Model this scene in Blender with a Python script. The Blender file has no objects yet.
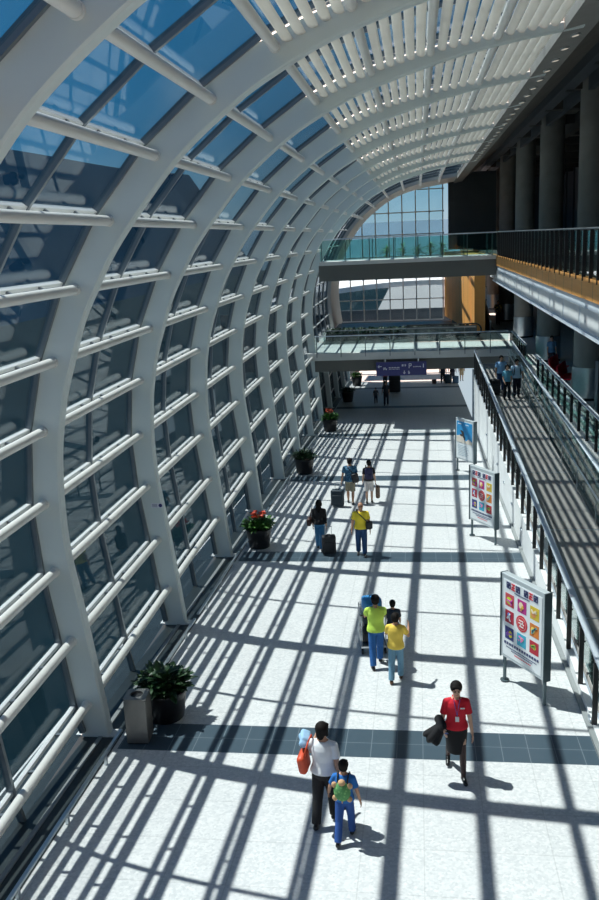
import bpy, bmesh, math, random
from mathutils import Vector, Matrix, Euler
random.seed(7)
C = bpy.context.scene.collection
PI = math.pi
R = math.radians
K = 0.05179                       # the hall floor falls away from the camera
def fz(y): return -K * y
Y0, S = 13.979, 5.4402            # first rib foot in view, rib spacing
def RY(i): return Y0 + S * i

# ------------------------------------------------------------------ materials
def nodes(name):
    m = bpy.data.materials.new(name); m.use_nodes = True
    nt = m.node_tree; nt.nodes.clear()
    out = nt.nodes.new('ShaderNodeOutputMaterial')
    return m, nt, out
def mat(name, col, rough=.5, metal=0., var=.08, scale=8., spec=.5, bump=0.):
    m, nt, out = nodes(name)
    p = nt.nodes.new('ShaderNodeBsdfPrincipled')
    p.inputs['Roughness'].default_value = rough; p.inputs['Metallic'].default_value = metal
    p.inputs['Specular IOR Level'].default_value = spec
    tc = nt.nodes.new('ShaderNodeTexCoord'); n = nt.nodes.new('ShaderNodeTexNoise')
    n.inputs['Scale'].default_value = scale; n.inputs['Detail'].default_value = 4
    nt.links.new(tc.outputs['Object'], n.inputs['Vector'])
    mx = nt.nodes.new('ShaderNodeMix'); mx.data_type = 'RGBA'
    a = [max(0, c * (1 - var)) for c in col]; b = [min(1, c * (1 + var)) for c in col]
    mx.inputs[6].default_value = (*a, 1); mx.inputs[7].default_value = (*b, 1)
    nt.links.new(n.outputs['Fac'], mx.inputs[0]); nt.links.new(mx.outputs[2], p.inputs['Base Color'])
    if bump:
        bp = nt.nodes.new('ShaderNodeBump'); bp.inputs['Strength'].default_value = bump
        nt.links.new(n.outputs['Fac'], bp.inputs['Height']); nt.links.new(bp.outputs[0], p.inputs['Normal'])
    nt.links.new(p.outputs[0], out.inputs[0])
    return m
def glassmat(name, tint, ior=1.5, rough=0.0, refl=1.0):
    m, nt, out = nodes(name)
    t = nt.nodes.new('ShaderNodeBsdfTransparent'); g = nt.nodes.new('ShaderNodeBsdfGlossy')
    g.inputs['Roughness'].default_value = rough; g.inputs['Color'].default_value = (refl, refl, refl, 1)
    tc = nt.nodes.new('ShaderNodeTexCoord'); n = nt.nodes.new('ShaderNodeTexNoise'); n.inputs['Scale'].default_value = .35
    nt.links.new(tc.outputs['Object'], n.inputs['Vector'])
    mx = nt.nodes.new('ShaderNodeMix'); mx.data_type = 'RGBA'
    mx.inputs[6].default_value = (*[c * .96 for c in tint], 1); mx.inputs[7].default_value = (*[min(1, c * 1.04) for c in tint], 1)
    nt.links.new(n.outputs['Fac'], mx.inputs[0]); nt.links.new(mx.outputs[2], t.inputs['Color'])
    fr = nt.nodes.new('ShaderNodeFresnel'); ge = nt.nodes.new('ShaderNodeNewGeometry'); mi_ = nt.nodes.new('ShaderNodeMix')
    mi_.inputs[2].default_value = ior; mi_.inputs[3].default_value = 1 / ior
    nt.links.new(ge.outputs['Backfacing'], mi_.inputs[0]); nt.links.new(mi_.outputs[0], fr.inputs['IOR'])
    ms = nt.nodes.new('ShaderNodeMixShader')
    nt.links.new(fr.outputs[0], ms.inputs[0]); nt.links.new(t.outputs[0], ms.inputs[1]); nt.links.new(g.outputs[0], ms.inputs[2])
    nt.links.new(ms.outputs[0], out.inputs[0])
    return m
def math_(nt, op, a, b=None, c=None):
    n = nt.nodes.new('ShaderNodeMath'); n.operation = op
    for i, v in enumerate((a, b, c)):
        if v is None: continue
        if isinstance(v, (int, float)): n.inputs[i].default_value = v
        else: nt.links.new(v, n.inputs[i])
    return n.outputs[0]

def floor_material():
    m, nt, out = nodes('terrazzo_floor')
    p = nt.nodes.new('ShaderNodeBsdfPrincipled'); p.inputs['Roughness'].default_value = .42
    p.inputs['Specular IOR Level'].default_value = .35
    tc = nt.nodes.new('ShaderNodeTexCoord'); sp = nt.nodes.new('ShaderNodeSeparateXYZ')
    nt.links.new(tc.outputs['Object'], sp.inputs[0])
    X, Y = sp.outputs[0], sp.outputs[1]
    # dark stone bands every second rib
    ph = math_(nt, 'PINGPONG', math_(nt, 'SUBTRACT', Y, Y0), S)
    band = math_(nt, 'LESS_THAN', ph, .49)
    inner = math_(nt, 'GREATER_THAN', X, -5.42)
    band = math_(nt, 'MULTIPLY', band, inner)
    # joints
    jx = math_(nt, 'LESS_THAN', math_(nt, 'PINGPONG', X, .225), .006)
    jy = math_(nt, 'LESS_THAN', math_(nt, 'PINGPONG', math_(nt, 'SUBTRACT', Y, Y0), .245), .007)
    j = math_(nt, 'MAXIMUM', jx, jy)
    jbx = math_(nt, 'LESS_THAN', math_(nt, 'PINGPONG', X, .45), .009)
    jby = math_(nt, 'LESS_THAN', math_(nt, 'PINGPONG', math_(nt, 'SUBTRACT', Y, Y0), .49), .01)
    jb = math_(nt, 'MAXIMUM', jbx, jby)
    v = nt.nodes.new('ShaderNodeTexVoronoi'); v.inputs['Scale'].default_value = 24
    nt.links.new(tc.outputs['Object'], v.inputs['Vector'])
    n = nt.nodes.new('ShaderNodeTexNoise'); n.inputs['Scale'].default_value = 30; n.inputs['Detail'].default_value = 6
    nt.links.new(tc.outputs['Object'], n.inputs['Vector'])
    n2 = nt.nodes.new('ShaderNodeTexNoise'); n2.inputs['Scale'].default_value = .7
    nt.links.new(tc.outputs['Object'], n2.inputs['Vector'])
    sepc = nt.nodes.new('ShaderNodeSeparateColor'); nt.links.new(v.outputs['Color'], sepc.inputs[0])
    f = math_(nt, 'ADD', math_(nt, 'MULTIPLY', sepc.outputs[0], .5), math_(nt, 'MULTIPLY', n.outputs['Fac'], .5))
    mx = nt.nodes.new('ShaderNodeMix'); mx.data_type = 'RGBA'
    mx.inputs[6].default_value = (.50, .52, .525, 1); mx.inputs[7].default_value = (.80, .80, .785, 1)
    nt.links.new(f, mx.inputs[0])
    mj = nt.nodes.new('ShaderNodeMix'); mj.data_type = 'RGBA'; mj.blend_type = 'MULTIPLY'
    mj.inputs[7].default_value = (.86, .86, .86, 1)
    nt.links.new(jb, mj.inputs[0]); nt.links.new(mx.outputs[2], mj.inputs[6])
    mv = nt.nodes.new('ShaderNodeMix'); mv.data_type = 'RGBA'; mv.blend_type = 'MULTIPLY'
    mv.inputs[7].default_value = (.90, .91, .92, 1)
    nt.links.new(n2.outputs['Fac'], mv.inputs[0]); nt.links.new(mj.outputs[2], mv.inputs[6])
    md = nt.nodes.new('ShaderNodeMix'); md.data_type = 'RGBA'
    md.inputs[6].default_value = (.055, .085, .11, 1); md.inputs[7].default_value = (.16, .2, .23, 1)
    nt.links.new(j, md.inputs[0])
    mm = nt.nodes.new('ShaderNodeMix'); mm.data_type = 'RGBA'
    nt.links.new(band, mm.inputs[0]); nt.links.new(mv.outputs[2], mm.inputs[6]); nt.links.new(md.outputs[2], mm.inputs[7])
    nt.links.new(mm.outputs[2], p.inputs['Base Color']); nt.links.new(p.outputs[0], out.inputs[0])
    return m
def wood_material():
    m, nt, out = nodes('orange_timber')
    p = nt.nodes.new('ShaderNodeBsdfPrincipled'); p.inputs['Roughness'].default_value = .45
    tc = nt.nodes.new('ShaderNodeTexCoord'); mp = nt.nodes.new('ShaderNodeMapping')
    mp.inputs['Scale'].default_value = (1, 1, 14)
    nt.links.new(tc.outputs['Object'], mp.inputs[0])
    n = nt.nodes.new('ShaderNodeTexNoise'); n.inputs['Scale'].default_value = 1.3; n.inputs['Detail'].default_value = 5
    nt.links.new(mp.outputs[0], n.inputs['Vector'])
    sp = nt.nodes.new('ShaderNodeSeparateXYZ'); nt.links.new(tc.outputs['Object'], sp.inputs[0])
    j = math_(nt, 'LESS_THAN', math_(nt, 'PINGPONG', math_(nt, 'ADD', sp.outputs[1], sp.outputs[0]), .75), .02)
    mx = nt.nodes.new('ShaderNodeMix'); mx.data_type = 'RGBA'
    mx.inputs[6].default_value = (.76, .32, .07, 1); mx.inputs[7].default_value = (.92, .47, .14, 1)
    nt.links.new(n.outputs['Fac'], mx.inputs[0])
    mj = nt.nodes.new('ShaderNodeMix'); mj.data_type = 'RGBA'; mj.inputs[7].default_value = (.2, .08, .02, 1)
    nt.links.new(j, mj.inputs[0]); nt.links.new(mx.outputs[2], mj.inputs[6])
    nt.links.new(mj.outputs[2], p.inputs['Base Color']); nt.links.new(p.outputs[0], out.inputs[0])
    return m
def louvre_material():
    m, nt, out = nodes('cream_louvre')
    p = nt.nodes.new('ShaderNodeBsdfPrincipled'); p.inputs['Roughness'].default_value = .5
    t = nt.nodes.new('ShaderNodeBsdfTranslucent'); ms = nt.nodes.new('ShaderNodeMixShader'); ms.inputs[0].default_value = .38
    tc = nt.nodes.new('ShaderNodeTexCoord'); n = nt.nodes.new('ShaderNodeTexNoise'); n.inputs['Scale'].default_value = 3
    nt.links.new(tc.outputs['Object'], n.inputs['Vector'])
    mx = nt.nodes.new('ShaderNodeMix'); mx.data_type = 'RGBA'
    mx.inputs[6].default_value = (.78, .76, .70, 1); mx.inputs[7].default_value = (.86, .84, .79, 1)
    nt.links.new(n.outputs['Fac'], mx.inputs[0])
    nt.links.new(mx.outputs[2], p.inputs['Base Color']); nt.links.new(mx.outputs[2], t.inputs['Color'])
    nt.links.new(p.outputs[0], ms.inputs[1]); nt.links.new(t.outputs[0], ms.inputs[2]); nt.links.new(ms.outputs[0], out.inputs[0])
    return m
def pattern_material(name, c1, c2, scale):
    m, nt, out = nodes(name)
    p = nt.nodes.new('ShaderNodeBsdfPrincipled'); p.inputs['Roughness'].default_value = .8
    tc = nt.nodes.new('ShaderNodeTexCoord'); v = nt.nodes.new('ShaderNodeTexVoronoi'); v.inputs['Scale'].default_value = scale
    nt.links.new(tc.outputs['Object'], v.inputs['Vector'])
    cr = nt.nodes.new('ShaderNodeValToRGB'); cr.color_ramp.elements[0].color = (*c2, 1); cr.color_ramp.elements[1].color = (*c1, 1)
    cr.color_ramp.elements[0].position = .25; cr.color_ramp.elements[1].position = .45
    nt.links.new(v.outputs['Distance'], cr.inputs[0]); nt.links.new(cr.outputs[0], p.inputs['Base Color'])
    nt.links.new(p.outputs[0], out.inputs[0])
    return m
def emis(name, col, st):
    m, nt, out = nodes(name)
    e = nt.nodes.new('ShaderNodeEmission'); e.inputs[0].default_value = (*col, 1); e.inputs[1].default_value = st
    nt.links.new(e.outputs[0], out.inputs[0]); return m

M = {}
M['floor'] = floor_material(); M['wood'] = wood_material(); M['louvre'] = louvre_material()
M['white'] = mat('white_painted_steel', (.66, .74, .73), .42, 0, .05, 1.2)
M['tube'] = mat('cream_white_paint', (.80, .80, .76), .35, 0, .04, 2)
M['frame'] = mat('aluminium_frame', (.20, .23, .25), .4, .5, .1, 5)
M['transom'] = mat('pale_transom', (.66, .68, .67), .4, .1, .06, 5)
M['glass'] = glassmat('blue_tinted_glass', (.70, .83, .89), 1.5, 0.0, .40)
M['green_glass'] = glassmat('green_balustrade_glass', (.74, .90, .88), 1.45)
M['clear_glass'] = glassmat('clear_end_glass', (.80, .90, .93), 1.4)
M['steel'] = mat('brushed_steel', (.62, .68, .72), .3, .85, .08, 12)
M['binsteel'] = mat('shaded_bin_steel', (.30, .29, .27), .35, .8, .1, 8)  # darker copy of the steel, the bin's shade put into its colour
M['rail'] = mat('satin_rail_steel', (.72, .80, .86), .42, 0, .06, 6)
M['black'] = mat('black_steel', (.012, .013, .015), .45, 0, .2, 6)
M['darkstone'] = mat('dark_stone', (.022, .032, .036), .4, 0, .25, 3)
M['kerb'] = mat('grey_kerb', (.25, .27, .27), .5, 0, .12, 4)
M['concrete'] = mat('grey_concrete', (.26, .26, .245), .8, 0, .22, 1.6, .2, .05)
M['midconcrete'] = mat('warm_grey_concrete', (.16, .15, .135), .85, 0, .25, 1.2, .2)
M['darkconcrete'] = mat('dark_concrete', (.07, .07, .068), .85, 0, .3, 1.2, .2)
M['black_wall'] = mat('black_panel_wall', (.06, .075, .09), .55, 0, .2, 1)
M['paint'] = mat('white_paint', (.72, .74, .74), .6, 0, .04, 2)
M['deck'] = mat('pale_deck_stone', (.62, .63, .61), .5, 0, .1, 3)
M['rampdeck'] = mat('taupe_ramp_floor', (.36, .345, .325), .7, 0, .12, 20)
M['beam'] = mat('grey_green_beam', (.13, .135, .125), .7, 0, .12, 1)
M['frost'] = mat('blue_white_fascia', (.72, .80, .88), .4, 0, .06, 1)
M['beige'] = mat('beige_soffit', (.62, .60, .54), .6, 0, .08, .8)
M['ground'] = mat('dark_asphalt', (.005, .016, .023), .9, 0, .3, .3, .02)
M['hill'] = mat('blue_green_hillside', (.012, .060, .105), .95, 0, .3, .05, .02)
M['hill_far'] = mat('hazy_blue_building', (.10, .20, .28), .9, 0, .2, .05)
M['canopy'] = mat('white_canopy_roof', (.7, .72, .74), .6, 0, .05, .2)
M['red'] = mat('red_seat', (.62, .015, .03), .4, 0, .1, 6)
M['pot'] = mat('black_glazed_pot', (.012, .012, .014), .3, 0, .3, 4)
M['soil'] = mat('soil', (.03, .02, .012), .95, 0, .3, 20)
M['leaf'] = mat('green_leaf', (.06, .17, .03), .45, 0, .5, 5)
M['darkleaf'] = mat('dark_green_leaf', (.015, .05, .014), .45, 0, .5, 5)
M['flower'] = mat('orange_red_flower', (.75, .10, .04), .5, 0, .25, 9)
M['skin'] = mat('warm_skin', (.50, .27, .17), .5, 0, .05, 6)
M['skin2'] = mat('light_skin', (.62, .37, .25), .5, 0, .05, 6)
M['hair'] = mat('black_hair', (.010, .008, .007), .75, 0, .3, 40, .2)
M['eye'] = mat('dark_eye', (.01, .008, .006), .2)
M['lip'] = mat('lip', (.38, .10, .08), .5)
M['shoe'] = mat('black_shoe', (.012, .012, .013), .35)
M['brownshoe'] = mat('brown_shoe', (.12, .06, .03), .5)
M['trolley'] = mat('trolley_chrome', (.55, .58, .6), .3, .8)
M['navy_sign'] = mat('navy_sign_blue', (.02, .025, .16), .4)
M['sign_white'] = mat('sign_white', (.75, .78, .85), .5)
M['poster_pale'] = mat('poster_case_pale', (.52, .58, .60), .4, .2, .05, 5)
M['frame_steel'] = mat('poster_frame_steel', (.10, .14, .155), .4, .4, .05, 5)
def col(name, c, r=.75, var=.08, scale=14): 
    if name not in M: M[name] = mat(name, c, r, 0, var, scale)
    return M[name]

# ------------------------------------------------------------------ mesh helpers
def tag(o, label=None, cat=None, group=None, kind=None):
    if label: o['label'] = label
    if cat: o['category'] = cat
    if group: o['group'] = group
    if kind: o['kind'] = kind
    return o
def empty(name, loc=(0, 0, 0), rz=0, label=None, cat=None, group=None, kind=None):
    o = bpy.data.objects.new(name, None); C.objects.link(o)
    o.location = loc; o.rotation_euler = (0, 0, rz); o.empty_display_size = .1
    return tag(o, label, cat, group, kind)
def obj(name, bm, m, parent=None, smooth=False, loc=None, rot=None, bevel=0):
    bmesh.ops.recalc_face_normals(bm, faces=bm.faces)
    me = bpy.data.meshes.new(name); bm.to_mesh(me); bm.free()
    ms = m if isinstance(m, (list, tuple)) else [m]
    for x in ms: me.materials.append(x)
    if smooth:
        for p in me.polygons: p.use_smooth = True
    o = bpy.data.objects.new(name, me); C.objects.link(o)
    if parent: o.parent = parent
    if loc: o.location = loc
    if rot: o.rotation_euler = rot
    if bevel:
        md = o.modifiers.new('bevel', 'BEVEL'); md.width = bevel; md.segments = 2; md.limit_method = 'ANGLE'
    return o
def NB(): return bmesh.new()
def box(bm, x0, x1, y0, y1, z0, z1, mi=0):
    v = [bm.verts.new(p) for p in ((x0,y0,z0),(x1,y0,z0),(x1,y1,z0),(x0,y1,z0),(x0,y0,z1),(x1,y0,z1),(x1,y1,z1),(x0,y1,z1))]
    for f in ((0,3,2,1),(4,5,6,7),(0,1,5,4),(1,2,6,5),(2,3,7,6),(3,0,4,7)):
        fc = bm.faces.new([v[i] for i in f]); fc.material_index = mi
def hexa(bm, pts, mi=0):            # 8 points, bottom 4 then top 4
    v = [bm.verts.new(p) for p in pts]
    for f in ((0,3,2,1),(4,5,6,7),(0,1,5,4),(1,2,6,5),(2,3,7,6),(3,0,4,7)):
        fc = bm.faces.new([v[i] for i in f]); fc.material_index = mi
def sbox(bm, x0, x1, ya, yb, fa, fb):   # box between two Y with z0,z1 given at each end: fa=(z0,z1)
    hexa(bm, [(x0,ya,fa[0]),(x1,ya,fa[0]),(x1,yb,fb[0]),(x0,yb,fb[0]),(x0,ya,fa[1]),(x1,ya,fa[1]),(x1,yb,fb[1]),(x0,yb,fb[1])])
def frame_of(d):
    d = Vector(d).normalized()
    u = d.cross(Vector((0, 0, 1)))
    if u.length < 1e-3: u = Vector((1, 0, 0))
    u.normalize(); return u, d.cross(u)
def tube(bm, p0, p1, r, n=10, r1=None, cap=True, mi=0):
    p0, p1 = Vector(p0), Vector(p1); u, w = frame_of(p1 - p0); r1 = r if r1 is None else r1
    A = [bm.verts.new(p0 + (u * math.cos(2*PI*i/n) + w * math.sin(2*PI*i/n)) * r) for i in range(n)]
    B = [bm.verts.new(p1 + (u * math.cos(2*PI*i/n) + w * math.sin(2*PI*i/n)) * r1) for i in range(n)]
    for i in range(n):
        f = bm.faces.new((A[i], A[(i+1) % n], B[(i+1) % n], B[i])); f.material_index = mi
    if cap: bm.faces.new(A[::-1]).material_index = mi; bm.faces.new(B).material_index = mi
def path(bm, pts, r, n=8, mi=0):
    for a, b in zip(pts[:-1], pts[1:]): tube(bm, a, b, r, n, mi=mi)
def capsule(bm, p0, p1, r0, r1, n=14, k=4, flat0=False, flat1=False, fl=1.0, flu=None):
    p0, p1 = Vector(p0), Vector(p1); d = (p1 - p0); L = d.length; d.normalize()
    if flu is None: u, w = frame_of(d)
    else:
        w = Vector(flu) - d * Vector(flu).dot(d); w.normalize(); u = d.cross(w)
    rings = []
    if flat0: rings.append((0, r0))
    else:
        for i in range(k): a = PI/2 * (1 - (i + .35) / k); rings.append((-r0 * math.sin(a), r0 * math.cos(a)))
        rings.append((0, r0))
    if flat1: rings.append((L, r1))
    else:
        rings.append((L, r1))
        for i in range(k): a = PI/2 * (i + .65) / k; rings.append((L + r1 * math.sin(a), r1 * math.cos(a)))
    prev = None; first = None
    for (t, r) in rings:
        vs = [bm.verts.new(p0 + d * t + (u * math.cos(2*PI*i/n) + w * math.sin(2*PI*i/n) * fl) * r) for i in range(n)]
        if prev:
            for i in range(n): bm.faces.new((prev[i], prev[(i+1) % n], vs[(i+1) % n], vs[i]))
        else: first = vs
        prev = vs
    bm.faces.new(first[::-1]); bm.faces.new(prev)
def loft(bm, rings, n=20, cap=True):     # rings: (cx,cy,cz,rx,ry)
    prev = None; first = None
    for (cx, cy, cz, rx, ry) in rings:
        vs = [bm.verts.new((cx + rx * math.cos(2*PI*i/n), cy + ry * math.sin(2*PI*i/n), cz)) for i in range(n)]
        if prev:
            for i in range(n): bm.faces.new((prev[i], prev[(i+1) % n], vs[(i+1) % n], vs[i]))
        else: first = vs
        prev = vs
    if cap: bm.faces.new(first[::-1]); bm.faces.new(prev)
def ball(bm, c, r, rot=None, seg=16):
    rx, ry, rz = r if isinstance(r, (tuple, list)) else (r, r, r)
    mt = Matrix.Translation(c) @ (rot.to_matrix().to_4x4() if rot else Matrix.Identity(4)) @ Matrix.Diagonal((rx, ry, rz, 1))
    bmesh.ops.create_uvsphere(bm, u_segments=seg, v_segments=seg // 2 + 2, radius=1, matrix=mt)
def rbox(bm, c, size, r, rot=None, seg=3):
    b2 = bmesh.new(); bmesh.ops.create_cube(b2, size=1, matrix=Matrix.Diagonal((*size, 1)))
    bmesh.ops.bevel(b2, geom=b2.edges[:], offset=r, segments=seg, affect='EDGES', profile=.5)
    mt = Matrix.Translation(c) @ (rot.to_matrix().to_4x4() if rot else Matrix.Identity(4))
    bmesh.ops.transform(b2, matrix=mt, verts=b2.verts[:])
    me = bpy.data.meshes.new('tmp'); b2.to_mesh(me); b2.free(); bm.from_mesh(me); bpy.data.meshes.remove(me)
def copy_tree(o, parent=None):
    c = o.copy(); C.objects.link(c)
    if parent: c.parent = parent
    for ch in list(o.children): copy_tree(ch, c)
    return c
def remeshed(name, bm, m, parent, voxel, smooth=3):
    bmesh.ops.recalc_face_normals(bm, faces=bm.faces)
    me = bpy.data.meshes.new('tmp'); bm.to_mesh(me); bm.free()
    o = bpy.data.objects.new('tmp', me); C.objects.link(o)
    md = o.modifiers.new('r', 'REMESH'); md.mode = 'VOXEL'; md.voxel_size = voxel; md.use_smooth_shade = True
    s = o.modifiers.new('s', 'SMOOTH'); s.factor = .5; s.iterations = smooth
    dg = bpy.context.evaluated_depsgraph_get(); dg.update()
    me2 = bpy.data.meshes.new_from_object(o.evaluated_get(dg)); me2.name = name
    bpy.data.objects.remove(o); bpy.data.meshes.remove(me)
    me2.materials.clear(); me2.materials.append(m)
    for p in me2.polygons: p.use_smooth = True
    r = bpy.data.objects.new(name, me2); C.objects.link(r); r.parent = parent
    return r

# ------------------------------------------------------------------ roof / wall profile
INNER = [(-6.14,3.6),(-6.10,4.35),(-6.04,4.84),(-5.89,5.56),(-5.67,6.21),(-5.43,6.85),(-5.17,7.33),(-4.89,7.81),(-4.55,8.27),
         (-4.17,8.72),(-3.69,9.25),(-3.24,9.64),(-2.8,9.97),(-2.4,10.24),(-1.85,10.54),(-1.45,10.74),(-.95,10.94),(-.45,11.10),(.1,11.26),
         (.9,11.47),(2.1,11.69),(3.33,11.85)]
def leg_inner(z0):        # from the foot at z0 up to z=3.6
    src = [(-5.68,-.72),(-5.88,1.03),(-5.98,1.83),(-6.11,2.78)]
    return [(x, z0 + (z + .72) / 4.32 * (3.6 - z0)) for x, z in src]
def half_w(x, z):
    if z < 10.2: return .275
    return .275 + (.07 - .275) * min(1, (x + 2.4) / 5.7) ** .9
def smooth_curve(pts, n=6):
    out = []
    for i in range(len(pts) - 1):
        p0 = pts[max(0, i-1)]; p1 = pts[i]; p2 = pts[i+1]; p3 = pts[min(len(pts)-1, i+2)]
        for j in range(n):
            t = j / n
            out.append(tuple(.5 * ((2*p1[c]) + (-p0[c]+p2[c])*t + (2*p0[c]-5*p1[c]+4*p2[c]-p3[c])*t*t + (-p0[c]+3*p1[c]-3*p2[c]+p3[c])*t**3) for c in (0,1)))
    out.append(pts[-1]); return out
def normals(pts):
    ns = []
    for i in range(len(pts)):
        a = pts[max(0, i-1)]; b = pts[min(len(pts)-1, i+1)]
        dx, dz = b[0]-a[0], b[1]-a[1]; l = math.hypot(dx, dz); ns.append((-dz/l, dx/l))   # outward (left / up)
    return ns
def make_rib(i, zmax=None):
    z0 = fz(RY(i)) - .04
    inn = smooth_curve(leg_inner(z0) + INNER, 3)
    if zmax: inn = [p for p in inn if p[1] <= zmax]
    ns = normals(inn); bm = NB(); t = .12
    rows = []
    for (x, z), (nx, nz) in zip(inn, ns):
        w = 2 * half_w(x, z)
        if z <= z0 + .01: nx, nz = -1, 0
        r = []
        c = .03
        for (o, yy) in ((c, -t), (w - c, -t), (w, -t + c), (w, t - c), (w - c, t), (c, t), (0, t - c), (0, -t + c)):
            r.append(bm.verts.new((x + nx * o, yy, z + nz * o)))
        rows.append(r)
    for a, b in zip(rows[:-1], rows[1:]):
        for k in range(8): bm.faces.new((a[k], a[(k+1) % 8], b[(k+1) % 8], b[k]))
    bm.faces.new(rows[0]); bm.faces.new(rows[-1][::-1])
    return bm
ORD = ['nearest', 'second', 'third', 'fourth', 'fifth', 'sixth', 'seventh', 'eighth', 'ninth', 'tenth', 'eleventh', 'twelfth', 'thirteenth', 'fourteenth', 'fifteenth', 'sixteenth', 'seventeenth']
rib_labels = {-1: 'white curved arch rib nearest the camera, crossing only the top left corner',
 0: 'white curved arch rib whose foot stands just behind the square steel litter bin',
 1: 'white curved arch rib with a small sticker, second foot up the floor from the bin',
 2: 'white curved arch rib standing at the planter of red flowers',
 3: 'white curved arch rib, next foot beyond the planter of red flowers',
 4: 'white curved arch rib standing beside the dark green shrub tub',
 5: 'white curved arch rib, first foot beyond the dark green shrub tub',
 6: 'white curved arch rib, last with its foot in sun before the footbridge',
 7: 'white curved arch rib rising right where the lower footbridge meets the glass wall',
 8: 'white rib leg in shade, first one underneath the lower footbridge',
 9: 'white rib leg in shade, second one underneath the lower footbridge',
 10: 'white rib leg in shade, third one underneath the lower footbridge',
 11: 'white rib leg beyond the deep shade under the footbridge'}
def rib_sticker(parent):
    b = NB(); box(b, -6.3, -6.02, -.1212, -.1195, 2.0, 2.11)
    st = obj('sticker', b, M['sign_white'], parent); st['label'] = 'small pale sticker with a dark round mark'
    b = NB(); tube(b, (-6.075, -.1225, 2.055), (-6.075, -.120, 2.055), .045, 12); obj('round_mark', b, M['navy_sign'], st)
    b = NB()
    for k in range(3): box(b, -6.28, -6.15, -.1225, -.121, 2.02 + .03*k, 2.03 + .03*k)
    obj('lettering', b, M['navy_sign'], st)
for i in range(-1, 12):
    o = obj('arch_rib', make_rib(i, (.85) if i > 7 else None), M['white'], None, True, (0, RY(i), 0))
    tag(o, rib_labels[i], 'arch rib', 'white arch ribs of the glass wall')
    md = o.modifiers.new('es', 'EDGE_SPLIT'); md.split_angle = R(28)
    b = NB(); z0 = fz(RY(i)); box(b, -6.33, -5.58, -.115, .115, z0 - .02, z0 + .05)
    obj('base_plate', b, M['transom'], o)
    if i in (1, 4, 7):
        rib_sticker(o) if i == 1 else None

ROWS = [(-5.86,-2.5),(-5.93,-1.27),(-6.05,-.05),(-6.2,1.2),(-6.37,2.52),(-6.43,3.76),(-6.3,5.04),(-5.99,6.21),(-5.48,7.38),(-4.82,8.43),
        (-3.99,9.37),(-3.05,10.13),(-2.04,10.79),(-.89,11.27),(.32,11.57),(1.66,11.78),(2.95,11.93)]
# ---- glazing, one window per bay
def cat_mesh(): pass
ns_rows = normals(ROWS)
OFF = .25
def gl(k, off=OFF): return (ROWS[k][0] + ns_rows[k][0]*off, ROWS[k][1] + ns_rows[k][1]*off)
wn = 0
def first_row(i):       # lowest rail row clear of the floor in this bay
    zf = fz(RY(i)); return min(k for k in range(len(ROWS)) if ROWS[k][1] > zf + .35)
def make_window(i, kmax):
    global wn
    wn += 1
    ya, yb = RY(i), RY(i+1)
    w = empty('window_%d' % wn, (0, ya, 0), 0, None, None, None, 'structure')
    k0 = first_row(i); zf = fz(ya) - .15
    base = (gl(k0)[0] + .12, zf)
    pts = [base] + [gl(k) for k in range(k0, kmax + 1)]
    bm = NB(); fr = NB(); tr = NB()
    L = yb - ya
    sl = [0] + [1] * (len(pts) - 1)
    for (a, b) in zip(pts[:-1], pts[1:]):
        dx, dz = b[0]-a[0], b[1]-a[1]; l = math.hypot(dx, dz); nx, nz = -dz/l, dx/l
        for (u0, u1) in ((.12, L-.12),):
            hexa(bm, [(a[0], u0, a[1]), (a[0]+nx*.02, u0, a[1]+nz*.02), (a[0]+nx*.02, u1, a[1]+nz*.02), (a[0], u1, a[1]),
                      (b[0], u0, b[1]), (b[0]+nx*.02, u0, b[1]+nz*.02), (b[0]+nx*.02, u1, b[1]+nz*.02), (b[0], u1, b[1])])
        for u in (.16, L/2, L - .16):
            h = .035
            hexa(fr, [(a[0]-nx*.06, u-h, a[1]-nz*.06), (a[0]+nx*.05, u-h, a[1]+nz*.05), (a[0]+nx*.05, u+h, a[1]+nz*.05), (a[0]-nx*.06, u+h, a[1]-nz*.06),
                      (b[0]-nx*.06, u-h, b[1]-nz*.06), (b[0]+nx*.05, u-h, b[1]+nz*.05), (b[0]+nx*.05, u+h, b[1]+nz*.05), (b[0]-nx*.06, u+h, b[1]-nz*.06)])
    obj('glass', bm, M['glass'], w); obj('mullions', fr, M['frame'], w)
    for k in range(k0, kmax + 1):
        x, z = gl(k); nx, nz = ns_rows[k]; tx, tz = nz, -nx
        a, b = .05, .03
        t = NB()
        pt = lambda s, q, u: (x - nx*s + tx*q, u, z - nz*s + tz*q)
        u0, u1 = .12, L - .12
        hexa(t, [pt(a,-b,u0), pt(-.04,-b,u0), pt(-.04,-b,u1), pt(a,-b,u1), pt(a,b,u0), pt(-.04,b,u0), pt(-.04,b,u1), pt(a,b,u1)])
        obj('transom', t, M['transom'], w)
    return w
for i in range(-2, 7): make_window(i, 16)
for i in range(7, 11): make_window(i, 16 if i < 10 else 7)

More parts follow.
